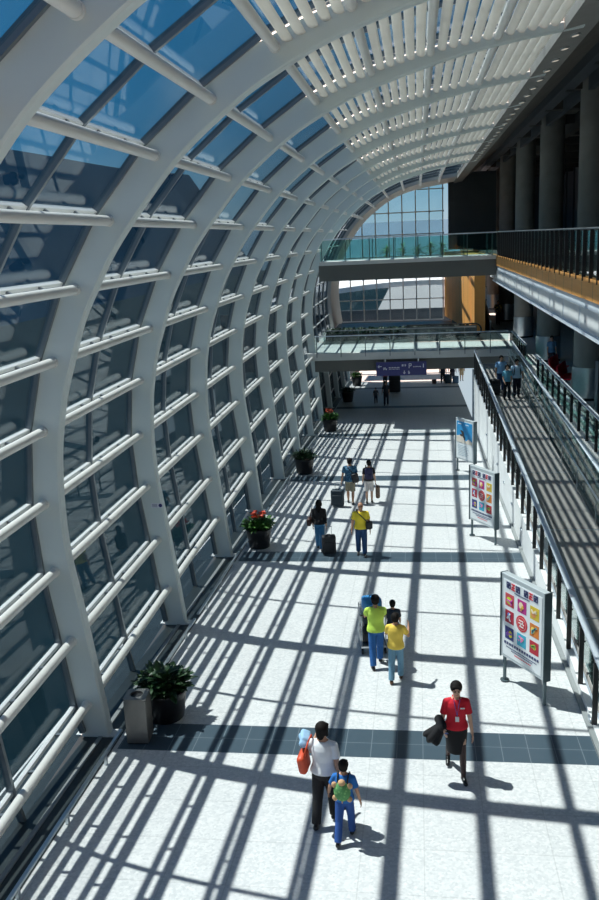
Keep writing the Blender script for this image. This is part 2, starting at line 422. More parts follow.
# ---- tubular rails, one per row per bay (shared mesh)
b = NB(); L = S - .24
tube(b, (0, 0, 0), (0, L, 0), .082, 16)
tube(b, (0, 0, 0), (0, .07, 0), .092, 16); tube(b, (0, L-.07, 0), (0, L, 0), .092, 16); tube(b, (0, L*.62, 0), (0, L*.62+.012, 0), .0835, 16)
rail0 = obj('tubular_rail', b, M['tube'], None, True); md = rail0.modifiers.new('es', 'EDGE_SPLIT'); md.split_angle = R(40)
b = NB(); box(b, -.20, -.05, -.03, .03, -.016, .016); brk = obj('bracket', b, M['frame'], rail0)
used = False
bay_lab = {-2: 'bay cut off by the left edge', -1: 'bay in front of the bin rib', 0: 'bay just past the bin', 1: 'bay before the red flower planter',
 2: 'bay past the red flower planter', 3: 'second bay past the red flower planter', 4: 'bay past the dark shrub tub', 5: 'second bay past the dark shrub tub',
 6: 'bay touching the lower footbridge', 7: 'first bay beyond the footbridge front', 8: 'second bay beyond the footbridge front', 9: 'last glazed bay before the end arch'}
def place_rail(i, k, n, group):
    global used
    o = rail0 if not used else copy_tree(rail0)
    if not used:
        for u in (.18, .39, .6, .81):
            c = brk if u == .18 else brk.copy()
            if u != .18: C.objects.link(c); c.parent = rail0
            c.location = (0, L * u, 0)
        used = True
    x, z = ROWS[k]; o.location = (x, RY(i) + .12, z)
    ang = math.atan2(ns_rows[k][1], -ns_rows[k][0]); o.rotation_euler = (0, ang, 0)
    tag(o, 'white tubular rail, %s row up, %s' % ('lowest' if n == 0 else ORD[n], bay_lab[i]), 'tubular rail', group)
for i in range(-2, 10):
    k0 = first_row(i)
    for n, k in enumerate(range(k0, 16)):
        if i < 0 and k < 4 and i == -2: continue
        if i > 6 and k < 10: continue
        place_rail(i, k, n, 'white tubular rails of the curved glass wall')
# ---- roof louvres
def fin_mesh():
    b = NB(); n = 14; L2 = S - .24
    A = []; B = []
    for q in range(n):
        a = 2*PI*q/n; x = .088*math.cos(a); z = .027*math.sin(a) + .018*math.cos(a)**2
        A.append(b.verts.new((x, 0, z))); B.append(b.verts.new((x, L2, z)))
    for q in range(n): b.faces.new((A[q], A[(q+1) % n], B[(q+1) % n], B[q]))
    b.faces.new(A[::-1]); b.faces.new(B); return b
fin0 = obj('roof_louvre', fin_mesh(), M['louvre'], None, True); md = fin0.modifiers.new('es', 'EDGE_SPLIT'); md.split_angle = R(60)
first = True
NL = {12: 5, 13: 5, 14: 5, 15: 5}
lab_l = {-1: 'between the first and second arch ribs at the top edge', 0: 'between the second and third arch ribs', 1: 'between the third and fourth arch ribs', 2: 'between the fourth and fifth arch ribs',
         3: 'between the fifth and sixth arch ribs', 4: 'between the sixth and seventh arch ribs', 5: 'between the seventh and eighth arch ribs', 6: 'between the last two louvred arch ribs'}
for i in range(-1, 7):
    for k in range(12, 16):
        for q in range(1, NL[k] + 1):
            t = q / (NL[k] + 1)
            x = ROWS[k][0] * (1-t) + ROWS[k+1][0] * t; z = ROWS[k][1] * (1-t) + ROWS[k+1][1] * t
            nx = ns_rows[k][0]*(1-t) + ns_rows[k+1][0]*t; nz = ns_rows[k][1]*(1-t) + ns_rows[k+1][1]*t
            o = fin0 if first else fin0.copy()
            if not first: C.objects.link(o)
            first = False
            o.location = (x - nx*.0, RY(i) + .12, z - nz*.0)
            o.rotation_euler = (0, math.atan2(nx, nz) + R(28), 0)
            tag(o, 'cream roof louvre blade ' + lab_l[i], 'louvre', 'cream louvre blades ' + lab_l[i])

bm = NB(); box(bm, -7.15, -7.0, 52.2, 69.6, -4, 1.4)
tag(obj('wall_left', bm, M['black_wall']), 'dark wall behind the rib legs under the lower footbridge', None, None, 'structure')
# ---- far end: lit soffit shell and glass end wall
YE = 73.8
def profile_from(z0):
    pts = [( -6.43, 3.76), (-6.37, 2.52), (-6.2, 1.2)]
    pts = [p for p in pts if p[1] >= z0][::-1] + ROWS[6:]
    return smooth_curve(pts, 4)
pr = profile_from(1.0); nr = normals(pr)
bm = NB()
for (a, na, b2, nb) in zip(pr[:-1], nr[:-1], pr[1:], nr[1:]):
    hexa(bm, [(a[0], 0, a[1]), (a[0]+na[0]*.35, 0, a[1]+na[1]*.35), (a[0]+na[0]*.35, 7.3, a[1]+na[1]*.35), (a[0], 7.3, a[1]),
              (b2[0], 0, b2[1]), (b2[0]+nb[0]*.35, 0, b2[1]+nb[1]*.35), (b2[0]+nb[0]*.35, 7.3, b2[1]+nb[1]*.35), (b2[0], 7.3, b2[1])])
o = obj('wall_end_arch', bm, M['beige'], None, False, (0, YE - 7.3, 0)); tag(o, 'beige curved soffit band framing the far glass end wall', None, None, 'structure')
# glass end wall grid
def prof_x(z):          # left limit of the hall at height z
    best = -6.3
    for (a, b2) in zip(pr[:-1], pr[1:]):
        if a[1] <= z <= b2[1]: return a[0] + (b2[0]-a[0]) * (z-a[1]) / max(1e-6, b2[1]-a[1])
    return best
def prof_z(x):
    for (a, b2) in zip(pr[:-1], pr[1:]):
        if a[1] > 4 and a[0] <= x <= b2[0]: return a[1] + (b2[1]-a[1]) * (x-a[0]) / max(1e-6, b2[0]-a[0])
    return 5
w = empty('window_%d' % (wn + 1), (0, YE, 0), 0, None, None, None, 'structure')
bm = NB(); poly = [(2.1, 1.2)] + [(2.1, 11.8)] + [p for p in pr[::-1] if p[0] < 2.05 and p[1] > 1.2]
A = [bm.verts.new((x, 0, z)) for x, z in poly]; B = [bm.verts.new((x, .03, z)) for x, z in poly]
bm.faces.new(A); bm.faces.new(B[::-1])
for q in range(len(A)): bm.faces.new((A[q], A[(q+1) % len(A)], B[(q+1) % len(A)], B[q]))
obj('glass', bm, M['clear_glass'], w)
x = 2.1; 
while x > -5.6:
    zt = prof_z(x) if x > -5.4 else 6
    b = NB(); box(b, x-.045, x+.045, -.16, -.04, 1.2, min(zt, 11.9)); obj('mullion', b, M['transom'], w); x -= 1.08
z = 1.2
while z < 11.8:
    xl = prof_x(z); b = NB(); box(b, xl, 2.1, -.12, -.06, z-.04, z+.04); obj('transom', b, M['transom'], w); z += 1.72
b = NB()
xx = 2.1
while xx > -5:
    zz = 1.2 + 1.72
    while zz < prof_z(xx) - .2:
        ball(b, (xx, -.17, zz), (.1, .05, .1), None, 8); zz += 1.72
    xx -= 1.08
obj('spider_fittings', b, M['steel'], w)

# ------------------------------------------------------------------ floors
def grid_floor():
    bm = NB()
    xa, xb, ya, yb = -6.9, 3.14, -2, 100
    sbox(bm, xa, xb, ya, yb, (fz(ya)-.3, fz(ya)), (fz(yb)-.3, fz(yb))); return bm
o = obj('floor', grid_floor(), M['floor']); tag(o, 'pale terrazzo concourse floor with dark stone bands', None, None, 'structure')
# dark stone margin and slim kerb along the glass wall
bm = NB(); sbox(bm, -6.85, -5.50, -2, 90, (fz(-2), fz(-2)+.012), (fz(90), fz(90)+.012))
tag(obj('trim_1', bm, M['darkstone']), 'dark stone margin along the foot of the glass wall', None, None, 'structure')
bm = NB(); sbox(bm, -5.90, -5.82, -2, 90, (fz(-2), fz(-2)+.03), (fz(90), fz(90)+.03))
tag(obj('trim_2', bm, M['kerb']), 'thin pale strip in the dark stone margin', None, None, 'structure')
# low guard rail with stubby posts
def low_rail(ya, yb, label):
    r = empty('low_guard_rail', (-5.44, ya, fz(ya)), 0, label, 'guard rail', 'low steel guard rails along the glass wall')
    bm = NB(); dz = fz(yb) - fz(ya)
    sbox(bm, -.03, .03, 0, yb-ya, (.17, .21), (dz+.17, dz+.21)); obj('bar', bm, M['steel'], r)
    n = 3
    for q in range(n):
        y = (q + .5) * (yb-ya) / n; b = NB(); box(b, -.025, .025, y-.03, y+.03, fz(y)-.02, fz(y)+.18); obj('post', b, M['steel'], r)
gr_lab = ['nearest the camera, ending at the litter bin rib', 'from the bin rib to the stickered rib', 'from the stickered rib to the red flower planter', 'just beyond the red flower planter',
          'reaching the dark green shrub tub', 'just beyond the dark green shrub tub', 'approaching the last sunlit rib', 'in the shade under the footbridge']
for n_, i in enumerate(range(-1, 7)): low_rail(RY(i)+.15, RY(i+1)-.15, 'low steel guard rail ' + gr_lab[n_])

# ------------------------------------------------------------------ ramp on the right
def rz_(y): return -.93 + .034 * y
RX0, RX1 = 3.16, 5.12
bm = NB(); sbox(bm, RX0, RX1, 10.9, 50.4, (rz_(10.9)-.14, rz_(10.9)), (rz_(50.4)-.14, rz_(50.4)))
tag(obj('floor_ramp', bm, M['rampdeck']), 'taupe ramp surface rising beside the hall', None, None, 'structure')
bm = NB()
y = 13.0
while y < 50:
    sbox(bm, RX0+.05, RX1-.05, y, y+.05, (rz_(y), rz_(y)+.006), (rz_(y+.05), rz_(y+.05)+.006)); y += 5.44
obj('trim_3', bm, M['steel'])['kind'] = 'structure'
bm = NB(); sbox(bm, RX0+.02, RX0+.26, 10.9, 50.4, (rz_(10.9), rz_(10.9)+.02), (rz_(50.4), rz_(50.4)+.02)); sbox(bm, RX1-.2, RX1, 10.9, 50.4, (rz_(10.9), rz_(10.9)+.02), (rz_(50.4), rz_(50.4)+.02))
obj('trim_4', bm, M['darkstone'])['kind'] = 'structure'
# stepped white side wall
bm = NB(); y = 10.9
while y < 50:
    y2 = min(y + 1.4, 50.4)
    hexa(bm, [(3.02,y,fz(y)-.1),(3.15,y,fz(y)-.1),(3.15,y2,fz(y2)-.1),(3.02,y2,fz(y2)-.1),(3.02,y,rz_(y)-.2),(3.15,y,rz_(y)-.2),(3.15,y2,rz_(y)-.2),(3.02,y2,rz_(y)-.2)]); y = y2
tag(obj('wall_ramp', bm, M['paint']), 'white stepped side wall below the ramp', None, None, 'structure')
bm = NB(); sbox(bm, 2.93, 3.02, 10, 50.4, (fz(10), fz(10)+.07), (fz(50.4), fz(50.4)+.07))
obj('baseboard_ramp', bm, M['kerb'])['kind'] = 'structure'
wl0 = None
for q, y in enumerate((14.9, 20.3, 25.8, 28.5, 31.2, 33.9, 39.4)):
    if wl0 is None:
        b = NB(); ball(b, (0, 0, 0), (.03, .13, .05)); wl0 = obj('wall_light', b, M['steel'], None, True); o = wl0
    else: o = wl0.copy(); C.objects.link(o)
    o.location = (3.0, y, (fz(y) + rz_(y)) / 2 - .05)
    tag(o, 'small oval light fitting low on the white ramp wall, %s from the camera' % (ORD[q] if q else 'nearest'), 'wall light', 'oval light fittings on the ramp wall')

def balustrade(name, x, ya, yb, top, bot, spacing, side, label, group, postw=.09, drop=.25, glass_bot=None, railm='rail', over=0):
    r = empty(name, (x, ya, 0), 0, label, 'balustrade', group)
    bm = NB(); sbox(bm, -.075, .075, -.05, yb-ya+.05, (top(ya)-.05, top(ya)), (top(yb)-.05, top(yb))); obj('handrail', bm, M[railm], r, bevel=.02)
    bm = NB(); sbox(bm, side*.05-.008, side*.05+.008, 0, yb-ya, (bot(ya)+.08, top(ya)-.08), (bot(yb)+.08, top(yb)-.08)); obj('glass_panel', bm, M['green_glass'], r)
    y = ya + .03; base = None
    n = 0
    while y <= yb + .01:
        b = NB(); box(b, -.045-.06*side, .045-.06*side, -.03, .03, bot(y)-drop-top(y)+.0, -.05)
        tube(b, (side*.06-.05*side, 0, -.35), (-.05*side, 0, -.35), .02, 6)
        p = obj('post', b, M['black'], r); p.location = (0, y-ya, top(y)); n += 1; y += spacing
    return r
balustrade('balustrade', 3.11, 11.9, 49.2, lambda y: .07+.034*y, rz_, 1.40, 1, 'long steel and glass balustrade with black posts on the hall side of the ramp', 'balustrades along the ramp', .05, .24)
balustrade('balustrade', 5.04, 11.9, 49.2, lambda y: .52+.034*y, rz_, 1.40, -1, 'steel and glass balustrade on the far right side of the ramp', 'balustrades along the ramp', .03, .0)
balustrade('balustrade', 5.3, 12, 40.9, lambda y: 2.5, lambda y: 1.45, 1.45, 1, 'level balustrade along the edge of the seating concourse above the ramp', 'balustrades of the concourse edge', .05, .12)
balustrade('balustrade', 5.3, 44.85, 51.2, lambda y: 2.5, lambda y: 1.45, 1.05, 1, 'short level balustrade where the footbridge meets the concourse', 'balustrades of the concourse edge', .03, .1)
# slim extra handrail on the ramp (right side)
r = empty('ramp_handrail', (4.86, 12, 0), 0, 'slim inner handrail on the right side of the ramp', 'handrail')
bm = NB(); sbox(bm, -.025, .025, 0, 37, (.34+.034*12-.5, .38+.034*12-.5), (.34+.034*49-.5, .38+.034*49-.5)); obj('bar', bm, M['steel'], r)
for q in range(13):
    y = q*3.0+.3; b = NB(); box(b, -.015, .015, y-.015, y+.015, rz_(12+y), -.16+.034*(12+y)); obj('upright', b, M['steel'], r)

# ------------------------------------------------------------------ right concourse (z = 1.45) and balcony (z = 6.75)
bm = NB(); box(bm, 5.14, 18, -2, 95, 1.05, 1.45); tag(obj('floor_concourse', bm, M['deck']), 'raised seating concourse floor on the right', None, None, 'structure')
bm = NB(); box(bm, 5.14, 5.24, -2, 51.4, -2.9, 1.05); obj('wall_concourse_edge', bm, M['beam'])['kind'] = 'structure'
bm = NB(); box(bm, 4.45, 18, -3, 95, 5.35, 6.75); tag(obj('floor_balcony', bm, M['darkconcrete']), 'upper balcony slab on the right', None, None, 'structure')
bm = NB(); box(bm, 4.28, 4.45, -3, 53.6, 6.2, 6.75); tag(obj('trim_5', bm, M['wood']), 'orange timber band along the balcony edge', None, None, 'structure')
bm = NB(); box(bm, 4.34, 4.45, -3, 52.0, 5.35, 6.2); tag(obj('trim_6', bm, M['frost']), 'pale blue-white fascia under the balcony', None, None, 'structure')
bm = NB()
y = 3.
while y < 52:
    box(bm, 4.315, 4.34, y, y+2.5, 5.40, 5.95); y += 2.72
obj('trim_7', bm, M['paint'])['kind'] = 'structure'
bm = NB(); box(bm, 4.26, 4.5, -3, 52, 5.28, 5.36); obj('trim_8', bm, M['frost'])['kind'] = 'structure'
balustrade('balustrade', 4.36, 2, 49.5, lambda y: 8.0, lambda y: 6.75, .96, 1, 'upper balcony balustrade with close black posts above the orange timber band', 'balustrades at the upper level', .05, .1, railm='frame')
# columns
col0 = None
def prof_col(bm, r, z0, z1, n=32):
    tube(bm, (0,0,z0), (0,0,z1), r, n)
for q in range(7):
    Y = 35.35 + 10.88 * (q - 1)
    lab = ['concrete column mostly hidden at the right frame edge', 'round concrete column nearest the camera, rightmost one in view', 'second round concrete column from the right', 'third round concrete column from the right',
           'fourth round concrete column from the right', 'fifth round concrete column from the right', 'farthest round concrete column, beside the dark end wall'][q]
    if col0 is None:
        c = empty('concrete_column', (6.6, Y, 1.45)); b = NB(); prof_col(b, .58, 0, 3.9); o = obj('shaft', b, M['concrete'], c, True); o.modifiers.new('e', 'EDGE_SPLIT')
        b = NB(); prof_col(b, .58, 5.3, 12.2); o = obj('upper_shaft', b, M['concrete'], c, True); o.modifiers.new('e', 'EDGE_SPLIT')
        b = NB(); prof_col(b, .62, .1, 1.28); o = obj('steel_sleeve', b, M['steel'], c, True); o.modifiers.new('e', 'EDGE_SPLIT'); o['label'] = 'brushed steel sleeve'
        b = NB(); prof_col(b, .6, 0, .1); o = obj('skirting', b, M['black'], c, True); o.modifiers.new('e', 'EDGE_SPLIT')
        b = NB(); prof_col(b, .62, 5.3, 6.55); o = obj('upper_sleeve', b, M['concrete'], c, True); o.modifiers.new('e', 'EDGE_SPLIT')
        col0 = c
    else: c = copy_tree(col0); c.location = (6.6, Y, 1.45)
    tag(c, lab, 'column', 'round columns of the right-hand concourse')
# ceiling over the balcony
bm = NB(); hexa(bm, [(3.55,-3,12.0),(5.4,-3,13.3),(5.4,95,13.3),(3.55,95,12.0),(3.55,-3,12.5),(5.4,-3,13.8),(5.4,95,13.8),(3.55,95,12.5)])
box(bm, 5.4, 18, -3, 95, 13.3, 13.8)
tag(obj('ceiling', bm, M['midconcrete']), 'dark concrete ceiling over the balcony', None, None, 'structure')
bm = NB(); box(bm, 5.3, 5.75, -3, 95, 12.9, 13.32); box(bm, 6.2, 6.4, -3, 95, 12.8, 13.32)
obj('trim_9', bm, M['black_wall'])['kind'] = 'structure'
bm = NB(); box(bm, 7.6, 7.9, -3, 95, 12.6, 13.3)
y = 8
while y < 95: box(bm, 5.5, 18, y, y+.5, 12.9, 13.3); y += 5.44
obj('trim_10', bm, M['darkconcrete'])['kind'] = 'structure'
bm = NB(); hexa(bm, [(2.93,-3,11.80),(3.6,-3,11.93),(3.6,YE,11.93),(2.93,YE,11.80),(2.93,-3,12.25),(3.6,-3,12.4),(3.6,YE,12.4),(2.93,YE,12.25)])
tag(obj('trim_11', bm, M['concrete']), 'grey eaves strip that holds the row of downlights', None, None, 'structure')
dl0 = None; M['lampglow'] = emis('downlight_glow', (1, .93, .78), .9)
n = 0
for i in range(1, 7):
    for q in range(4):
        y = RY(i) + .7 + q * 1.36
        if dl0 is None:
            dl0 = empty('downlight'); b = NB(); tube(b, (0,0,-.02), (0,0,.05), .1, 14); obj('rim', b, M['steel'], dl0)
            b = NB(); tube(b, (0,0,-.025), (0,0,-.021), .075, 14); obj('lens', b, M['lampglow'], dl0); o = dl0
        else: o = copy_tree(dl0)
        o.location = (3.28, y, 11.85); o.rotation_euler = (0, R(-11), 0)
        tag(o, 'small round downlight in the grey eaves strip at the %s rib end from the right' % ORD[i-1].replace('nearest', 'first'), 'downlight', 'downlights in the eaves strip by the %s rib end' % ORD[i-1].replace('nearest', 'first'))
# back and end walls
bm = NB(); box(bm, 14, 14.3, -3, 95, 1.45, 13.5)
y = 0
while y < 95: box(bm, 13.85, 14, y, y+.2, 1.45, 13.5); y += 4
tag(obj('wall_right', bm, M['black_wall']), 'dark rear wall of the right concourse', None, None, 'structure')
bm = NB(); box(bm, 2.5, 6.2, YE-1, YE-.7, 6.75, 12.6); box(bm, 6.0, 14, 92, 92.3, 1.45, 13.5)
z = 7.9
while z < 12: box(bm, 2.48, 6.22, YE-1.03, YE-1, z, z+.06); z += 1.3
tag(obj('wall_end', bm, M['black_wall']), 'dark end wall right of the far glass', None, None, 'structure')
bm = NB(); hexa(bm, [(3.75,60,1.45),(4.45,60,1.45),(4.45,73.6,1.45),(2.2,73.6,1.45),(3.75,60,6.6),(4.45,60,6.6),(4.45,73.6,6.6),(2.2,73.6,6.6)])
tag(obj('wall_timber_core', bm, M['wood']), 'orange timber clad lift core striped with sun', None, None, 'structure')
bm = NB(); box(bm, -7, 14, -6.3, -6, -1, 13.5); tag(obj('wall_back', bm, M['concrete']), 'wall behind the camera', None, None, 'structure')

# ------------------------------------------------------------------ bridges
M['pale_glass'] = glassmat('pale_green_glass', (.88, .95, .94), 1.45)
def bridge_rail(name, y, x0, x1, ztop, zbot, sp, label, railm='rail', xs=None):
    r = empty(name, (x0, y, zbot), 0, label, 'balustrade', 'glass balustrades across the footbridges')
    bm = NB(); box(bm, 0, x1-x0, -.04, .04, ztop-zbot-.06, ztop-zbot); obj('handrail', bm, M[railm], r)
    bm = NB(); box(bm, 0, x1-x0, -.008, .008, .04, ztop-zbot-.1); obj('glass_panel', bm, M['green_glass' if zbot > 4 else 'pale_glass'], r)
    x = .1
    while x < x1-x0:
        b = NB(); box(b, x-.025, x+.025, .01, .07, -.22, ztop-zbot-.06); obj('post', b, M['frame'], r); x += sp
    return r
bm = NB(); box(bm, -5.4, 4.3, 49.9, 53.6, 6.55, 6.75); tag(obj('floor_upper_bridge', bm, M['deck']), 'pale deck of the upper footbridge', None, None, 'structure')
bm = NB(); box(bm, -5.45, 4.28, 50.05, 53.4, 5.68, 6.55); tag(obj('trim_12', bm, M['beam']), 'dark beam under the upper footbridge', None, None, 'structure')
bridge_rail('bridge_balustrade', 49.9, -5.35, 4.3, 8.0, 6.75, 1.33, 'teal glass balustrade on the near side of the upper footbridge')
bridge_rail('bridge_balustrade', 53.5, -5.35, 4.3, 8.0, 6.75, 1.33, 'teal glass balustrade on the far side of the upper footbridge')
bm = NB(); box(bm, -7.0, 5.2, 51.4, 69.5, 1.03, 1.45); tag(obj('floor_lower_bridge', bm, M['deck']), 'pale deck of the lower footbridge', None, None, 'structure')
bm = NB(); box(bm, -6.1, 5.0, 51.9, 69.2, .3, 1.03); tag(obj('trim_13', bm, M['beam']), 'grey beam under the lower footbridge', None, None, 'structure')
bridge_rail('bridge_balustrade', 51.35, -6.0, 5.1, 2.5, 1.45, 1.43, 'glass balustrade on the near side of the lower footbridge')
bridge_rail('bridge_balustrade', 55.8, -6.0, 3.6, 2.35, 1.45, 2.2, 'glass balustrade in front of the dark planting on the lower footbridge', 'frame')
# thin dark sheet over the far part of the lower deck
bm = NB(); box(bm, -6.1, 5.2, 56.0, 69.5, 1.45, 1.47); obj('floor_lower_bridge_dark', bm, M['darkstone'])['kind'] = 'structure'
# escalator style loops of black handrail near timber core
def loop_rail(x, y, label):
    r = empty('escalator_handrail', (x, y, 1.47), 0, label, 'escalator', 'black handrails on the lower footbridge')
    bm = NB(); pts = []
    for q in range(13):
        a = -PI/2 + PI*q/12; pts.append((4.3 + .38*math.cos(a), 0, .55 + .38*math.sin(a)))
    pts = [(0, 0, .17)] + pts + [(0, 0, .93)]
    path(bm, pts, .05, 8); obj('handrail', bm, M['black'], r)
    bm = NB(); box(bm, 0, 4.4, -.02, .02, 0, .85); obj('side_panel', bm, M['black_wall'], r)
loop_rail(-2.6+1.9, 56.9, 'black looped escalator handrail beyond the lower footbridge planting')
# hanging direction sign
s = empty('direction_sign', (-2.42, 51.15, .1), 0, 'navy blue hanging direction sign with white arrows under the lower footbridge', 'sign')
b = NB(); box(b, 0, 2.9, -.06, .06, 0, .8); obj('board', b, M['navy_sign'], s)
for xx in (.5, 2.4): b = NB(); box(b, xx, xx+.05, -.02, .02, .8, 1.0); obj('hanger', b, M['steel'], s)
def strokes(parent, name, segs, m, y=-.07, w=.03):
    b = NB()
    for (x0, z0, x1, z1) in segs:
        d = Vector((x1-x0, 0, z1-z0)); l = d.length; d.normalize(); n2 = Vector((-d.z, 0, d.x)) * w/2
        p = [Vector((x0, 0, z0)) - n2, Vector((x1, 0, z1)) - n2, Vector((x1, 0, z1)) + n2, Vector((x0, 0, z0)) + n2]
        hexa(b, [(q.x, y-.008, q.z) for q in p] + [(q.x, y, q.z) for q in p])
    return obj(name, b, m, parent)
strokes(s, 'arrow', [(.10,.55,.32,.55),(.10,.55,.18,.63),(.10,.55,.18,.47)], M['sign_white'], w=.035)
strokes(s, 'arrow', [(1.62,.28,1.62,.10),(1.62,.10,1.56,.17),(1.62,.10,1.68,.17)], M['sign_white'], w=.035)
strokes(s, 'pictogram', [(.4,.40,.62,.40),(.4,.46,.56,.46),(.44,.34,.44,.40),(.58,.34,.58,.40)], M['sign_white'])
strokes(s, 'lettering', [(.74+.09*q, .47, .79+.09*q, .47) for q in range(7)] + [(.74+.08*q, .38, .77+.08*q, .38) for q in range(8)], M['sign_white'], w=.05)
strokes(s, 'pictogram', [(1.48,.62,1.58,.62),(1.48,.56,1.58,.56),(1.64,.62,1.72,.62),(1.64,.56,1.72,.56)], M['sign_white'], w=.04)
strokes(s, 'letter_p', [(1.90,.42,1.90,.68),(1.90,.68,2.02,.68),(2.02,.68,2.02,.55),(2.02,.55,1.90,.55)], M['sign_white'], w=.035)
strokes(s, 'pictogram', [(1.84,.12,1.94,.12),(1.84,.18,1.94,.18),(1.84,.24,1.90,.24)], M['sign_white'], w=.04)
strokes(s, 'lettering', [(2.14+.08*q, .5, 2.18+.08*q, .5) for q in range(6)] + [(2.72,.66,2.72,.44)], M['sign_white'], w=.05)

# ------------------------------------------------------------------ planting
def leaf(bm, base, d, L, w, droop=.3, up=Vector((0,0,1))):
    d = Vector(d).normalized(); side = d.cross(up)
    if side.length < .05: side = Vector((1, 0, 0))
    side.normalize(); prev = None; N = 4
    for q in range(N + 1):
        t = q / N; c = Vector(base) + d * L * t - up * (droop * L * t * t); ww = w * (math.sin(PI * min(1, t * .9 + .08)) ** .8) * .5
        vs = [bm.verts.new(c - side * ww), bm.verts.new(c + up * ww * -.25), bm.verts.new(c + side * ww)]
        if prev: bm.faces.new((prev[0], prev[1], vs[1], vs[0])); bm.faces.new((prev[1], prev[2], vs[2], vs[1]))
        prev = vs
def plant(name, x, y, r, hp, hf, n, label, leafm, flowers=0, lw=.09, ll=.34, group='round black planters along the glass wall'):
    p = empty(name, (x, y, fz(y)), 0, label, 'planter', group)
    b = NB(); pr_ = [(.72*r, 0), (.80*r, .03), (r*.98, hp*.75), (r*1.04, hp*.93), (r*1.04, hp), (r*.94, hp), (r*.92, hp*.92), (0.01, hp*.92)]
    prev = None
    for (rr, z) in pr_:
        vs = [b.verts.new((rr*math.cos(2*PI*i/28), rr*math.sin(2*PI*i/28), z)) for i in range(28)]
        if prev:
            for i in range(28): b.faces.new((prev[i], prev[(i+1)%28], vs[(i+1)%28], vs[i]))
        else: b.faces.new(vs[::-1])
        prev = vs
    obj('pot', b, M['pot'], p, True)
    b = NB(); tube(b, (0,0,hp*.85), (0,0,hp*.94), r*.9, 20); obj('soil', b, M['soil'], p)
    b = NB()
    for q in range(n):
        a = random.uniform(0, 2*PI); rr = r * .95 * math.sqrt(random.random()); el = random.uniform(.1, 1.2)
        z = hp + random.uniform(0, hf*.7) * (1 - .5*rr/r)
        leaf(b, (rr*math.cos(a), rr*math.sin(a), z), (math.cos(a)*math.cos(el), math.sin(a)*math.cos(el), math.sin(el)), random.uniform(.6, 1.15)*ll, lw*random.uniform(.7, 1.2), random.uniform(.1, .5))
    obj('foliage', b, leafm, p)
    b = NB()
    for q in range(7):
        a = q*.9; tube(b, (.12*r*math.cos(a), .12*r*math.sin(a), hp*.9), (.5*r*math.cos(a), .5*r*math.sin(a), hp+hf*.6), .012, 5)
    obj('stems', b, M['soil'], p)
    if flowers:
        b = NB()
        for q in range(flowers):
            a = random.uniform(0, 2*PI); rr = r*.55*math.sqrt(random.random()); z = hp + hf*random.uniform(.75, 1.15)
            for j in range(5): leaf(b, (rr*math.cos(a), rr*math.sin(a), z), (math.cos(j*1.26), math.sin(j*1.26), .7), .09, .07, .1)
        obj('flowers', b, M['flower'], p)
    return p
plant('potted_shrub', -4.86, 14.72, .42, .62, .48, 340, 'black pot of broad glossy dark leaves right beside the steel litter bin', M['darkleaf'], 0, .11, .29)
plant('potted_flowers', -5.02, 25.85, .40, .66, .40, 330, 'black pot of bright green leaves with orange-red flowers on top, in sun', M['leaf'], 26, .10, .26)
plant('potted_shrub', -4.96, 36.8, .42, .70, .50, 300, 'black pot of dark green shrub two ribs beyond the red flowers', M['darkleaf'], 0, .08, .26)
plant('potted_flowers', -4.93, 48.1, .42, .70, .45, 300, 'black pot with red-topped plant at the edge of the footbridge shade', M['leaf'], 18, .08, .26)
plant('potted_shrub', -4.9, 60.6, .42, .7, .5, 200, 'black pot of shrub in deep shade under the footbridge', M['darkleaf'], 0, .08, .26)
plant('potted_flowers', -4.93, 70.6, .42, .75, .5, 250, 'black pot with orange flowers in the sunlit gap beyond the footbridge shade', M['leaf'], 22, .08, .26)
# hedge strip on lower bridge
r = empty('planter_box', (-6.0, 57.6, 1.47), 0, 'long dark planter of low shrubs across the lower footbridge', 'planter')
b = NB(); box(b, 0, 9.4, 0, .8, 0, .45); obj('trough', b, M['black'], r)
b = NB()
for q in range(2200):
    a = random.uniform(0, 2*PI); el = random.uniform(.1, 1.3)
    leaf(b, (random.uniform(.05, 9.35), random.uniform(.05, .75), random.uniform(.4, .72)), (math.cos(a)*math.cos(el), math.sin(a)*math.cos(el), math.sin(el)), .22, .09, .3)
obj('foliage', b, M['darkleaf'], r)
# plants outside beyond the end wall (seen behind the upper bridge)
for q, (x, y) in enumerate(((-2.4, 77), (-1.1, 78), (.1, 77), (1.1, 78), (2.0, 77))):
    p = empty('palm_shrub', (x*1.05, y, 5.6), 0, 'leafy green roof terrace plant behind the upper footbridge glass, %s from the left' % ORD[q].replace('nearest', 'first'), 'plant', 'terrace plants beyond the far glass')
    b = NB()
    for j in range(60):
        a = random.uniform(0, 2*PI); el = random.uniform(.2, 1.3)
        leaf(b, (0, 0, random.uniform(.6, 1.5)), (math.cos(a)*math.cos(el), math.sin(a)*math.cos(el), math.sin(el)), random.uniform(.6, 1.0), .14, .5)
    obj('foliage', b, M['leaf'], p); b = NB(); tube(b, (0,0,0), (0,0,1.4), .06, 8); obj('trunk', b, M['soil'], p)
bm = NB(); box(bm, -9, 6, 75.5, 80, 5.2, 5.6); obj('floor_terrace', bm, M['kerb'])['kind'] = 'structure'

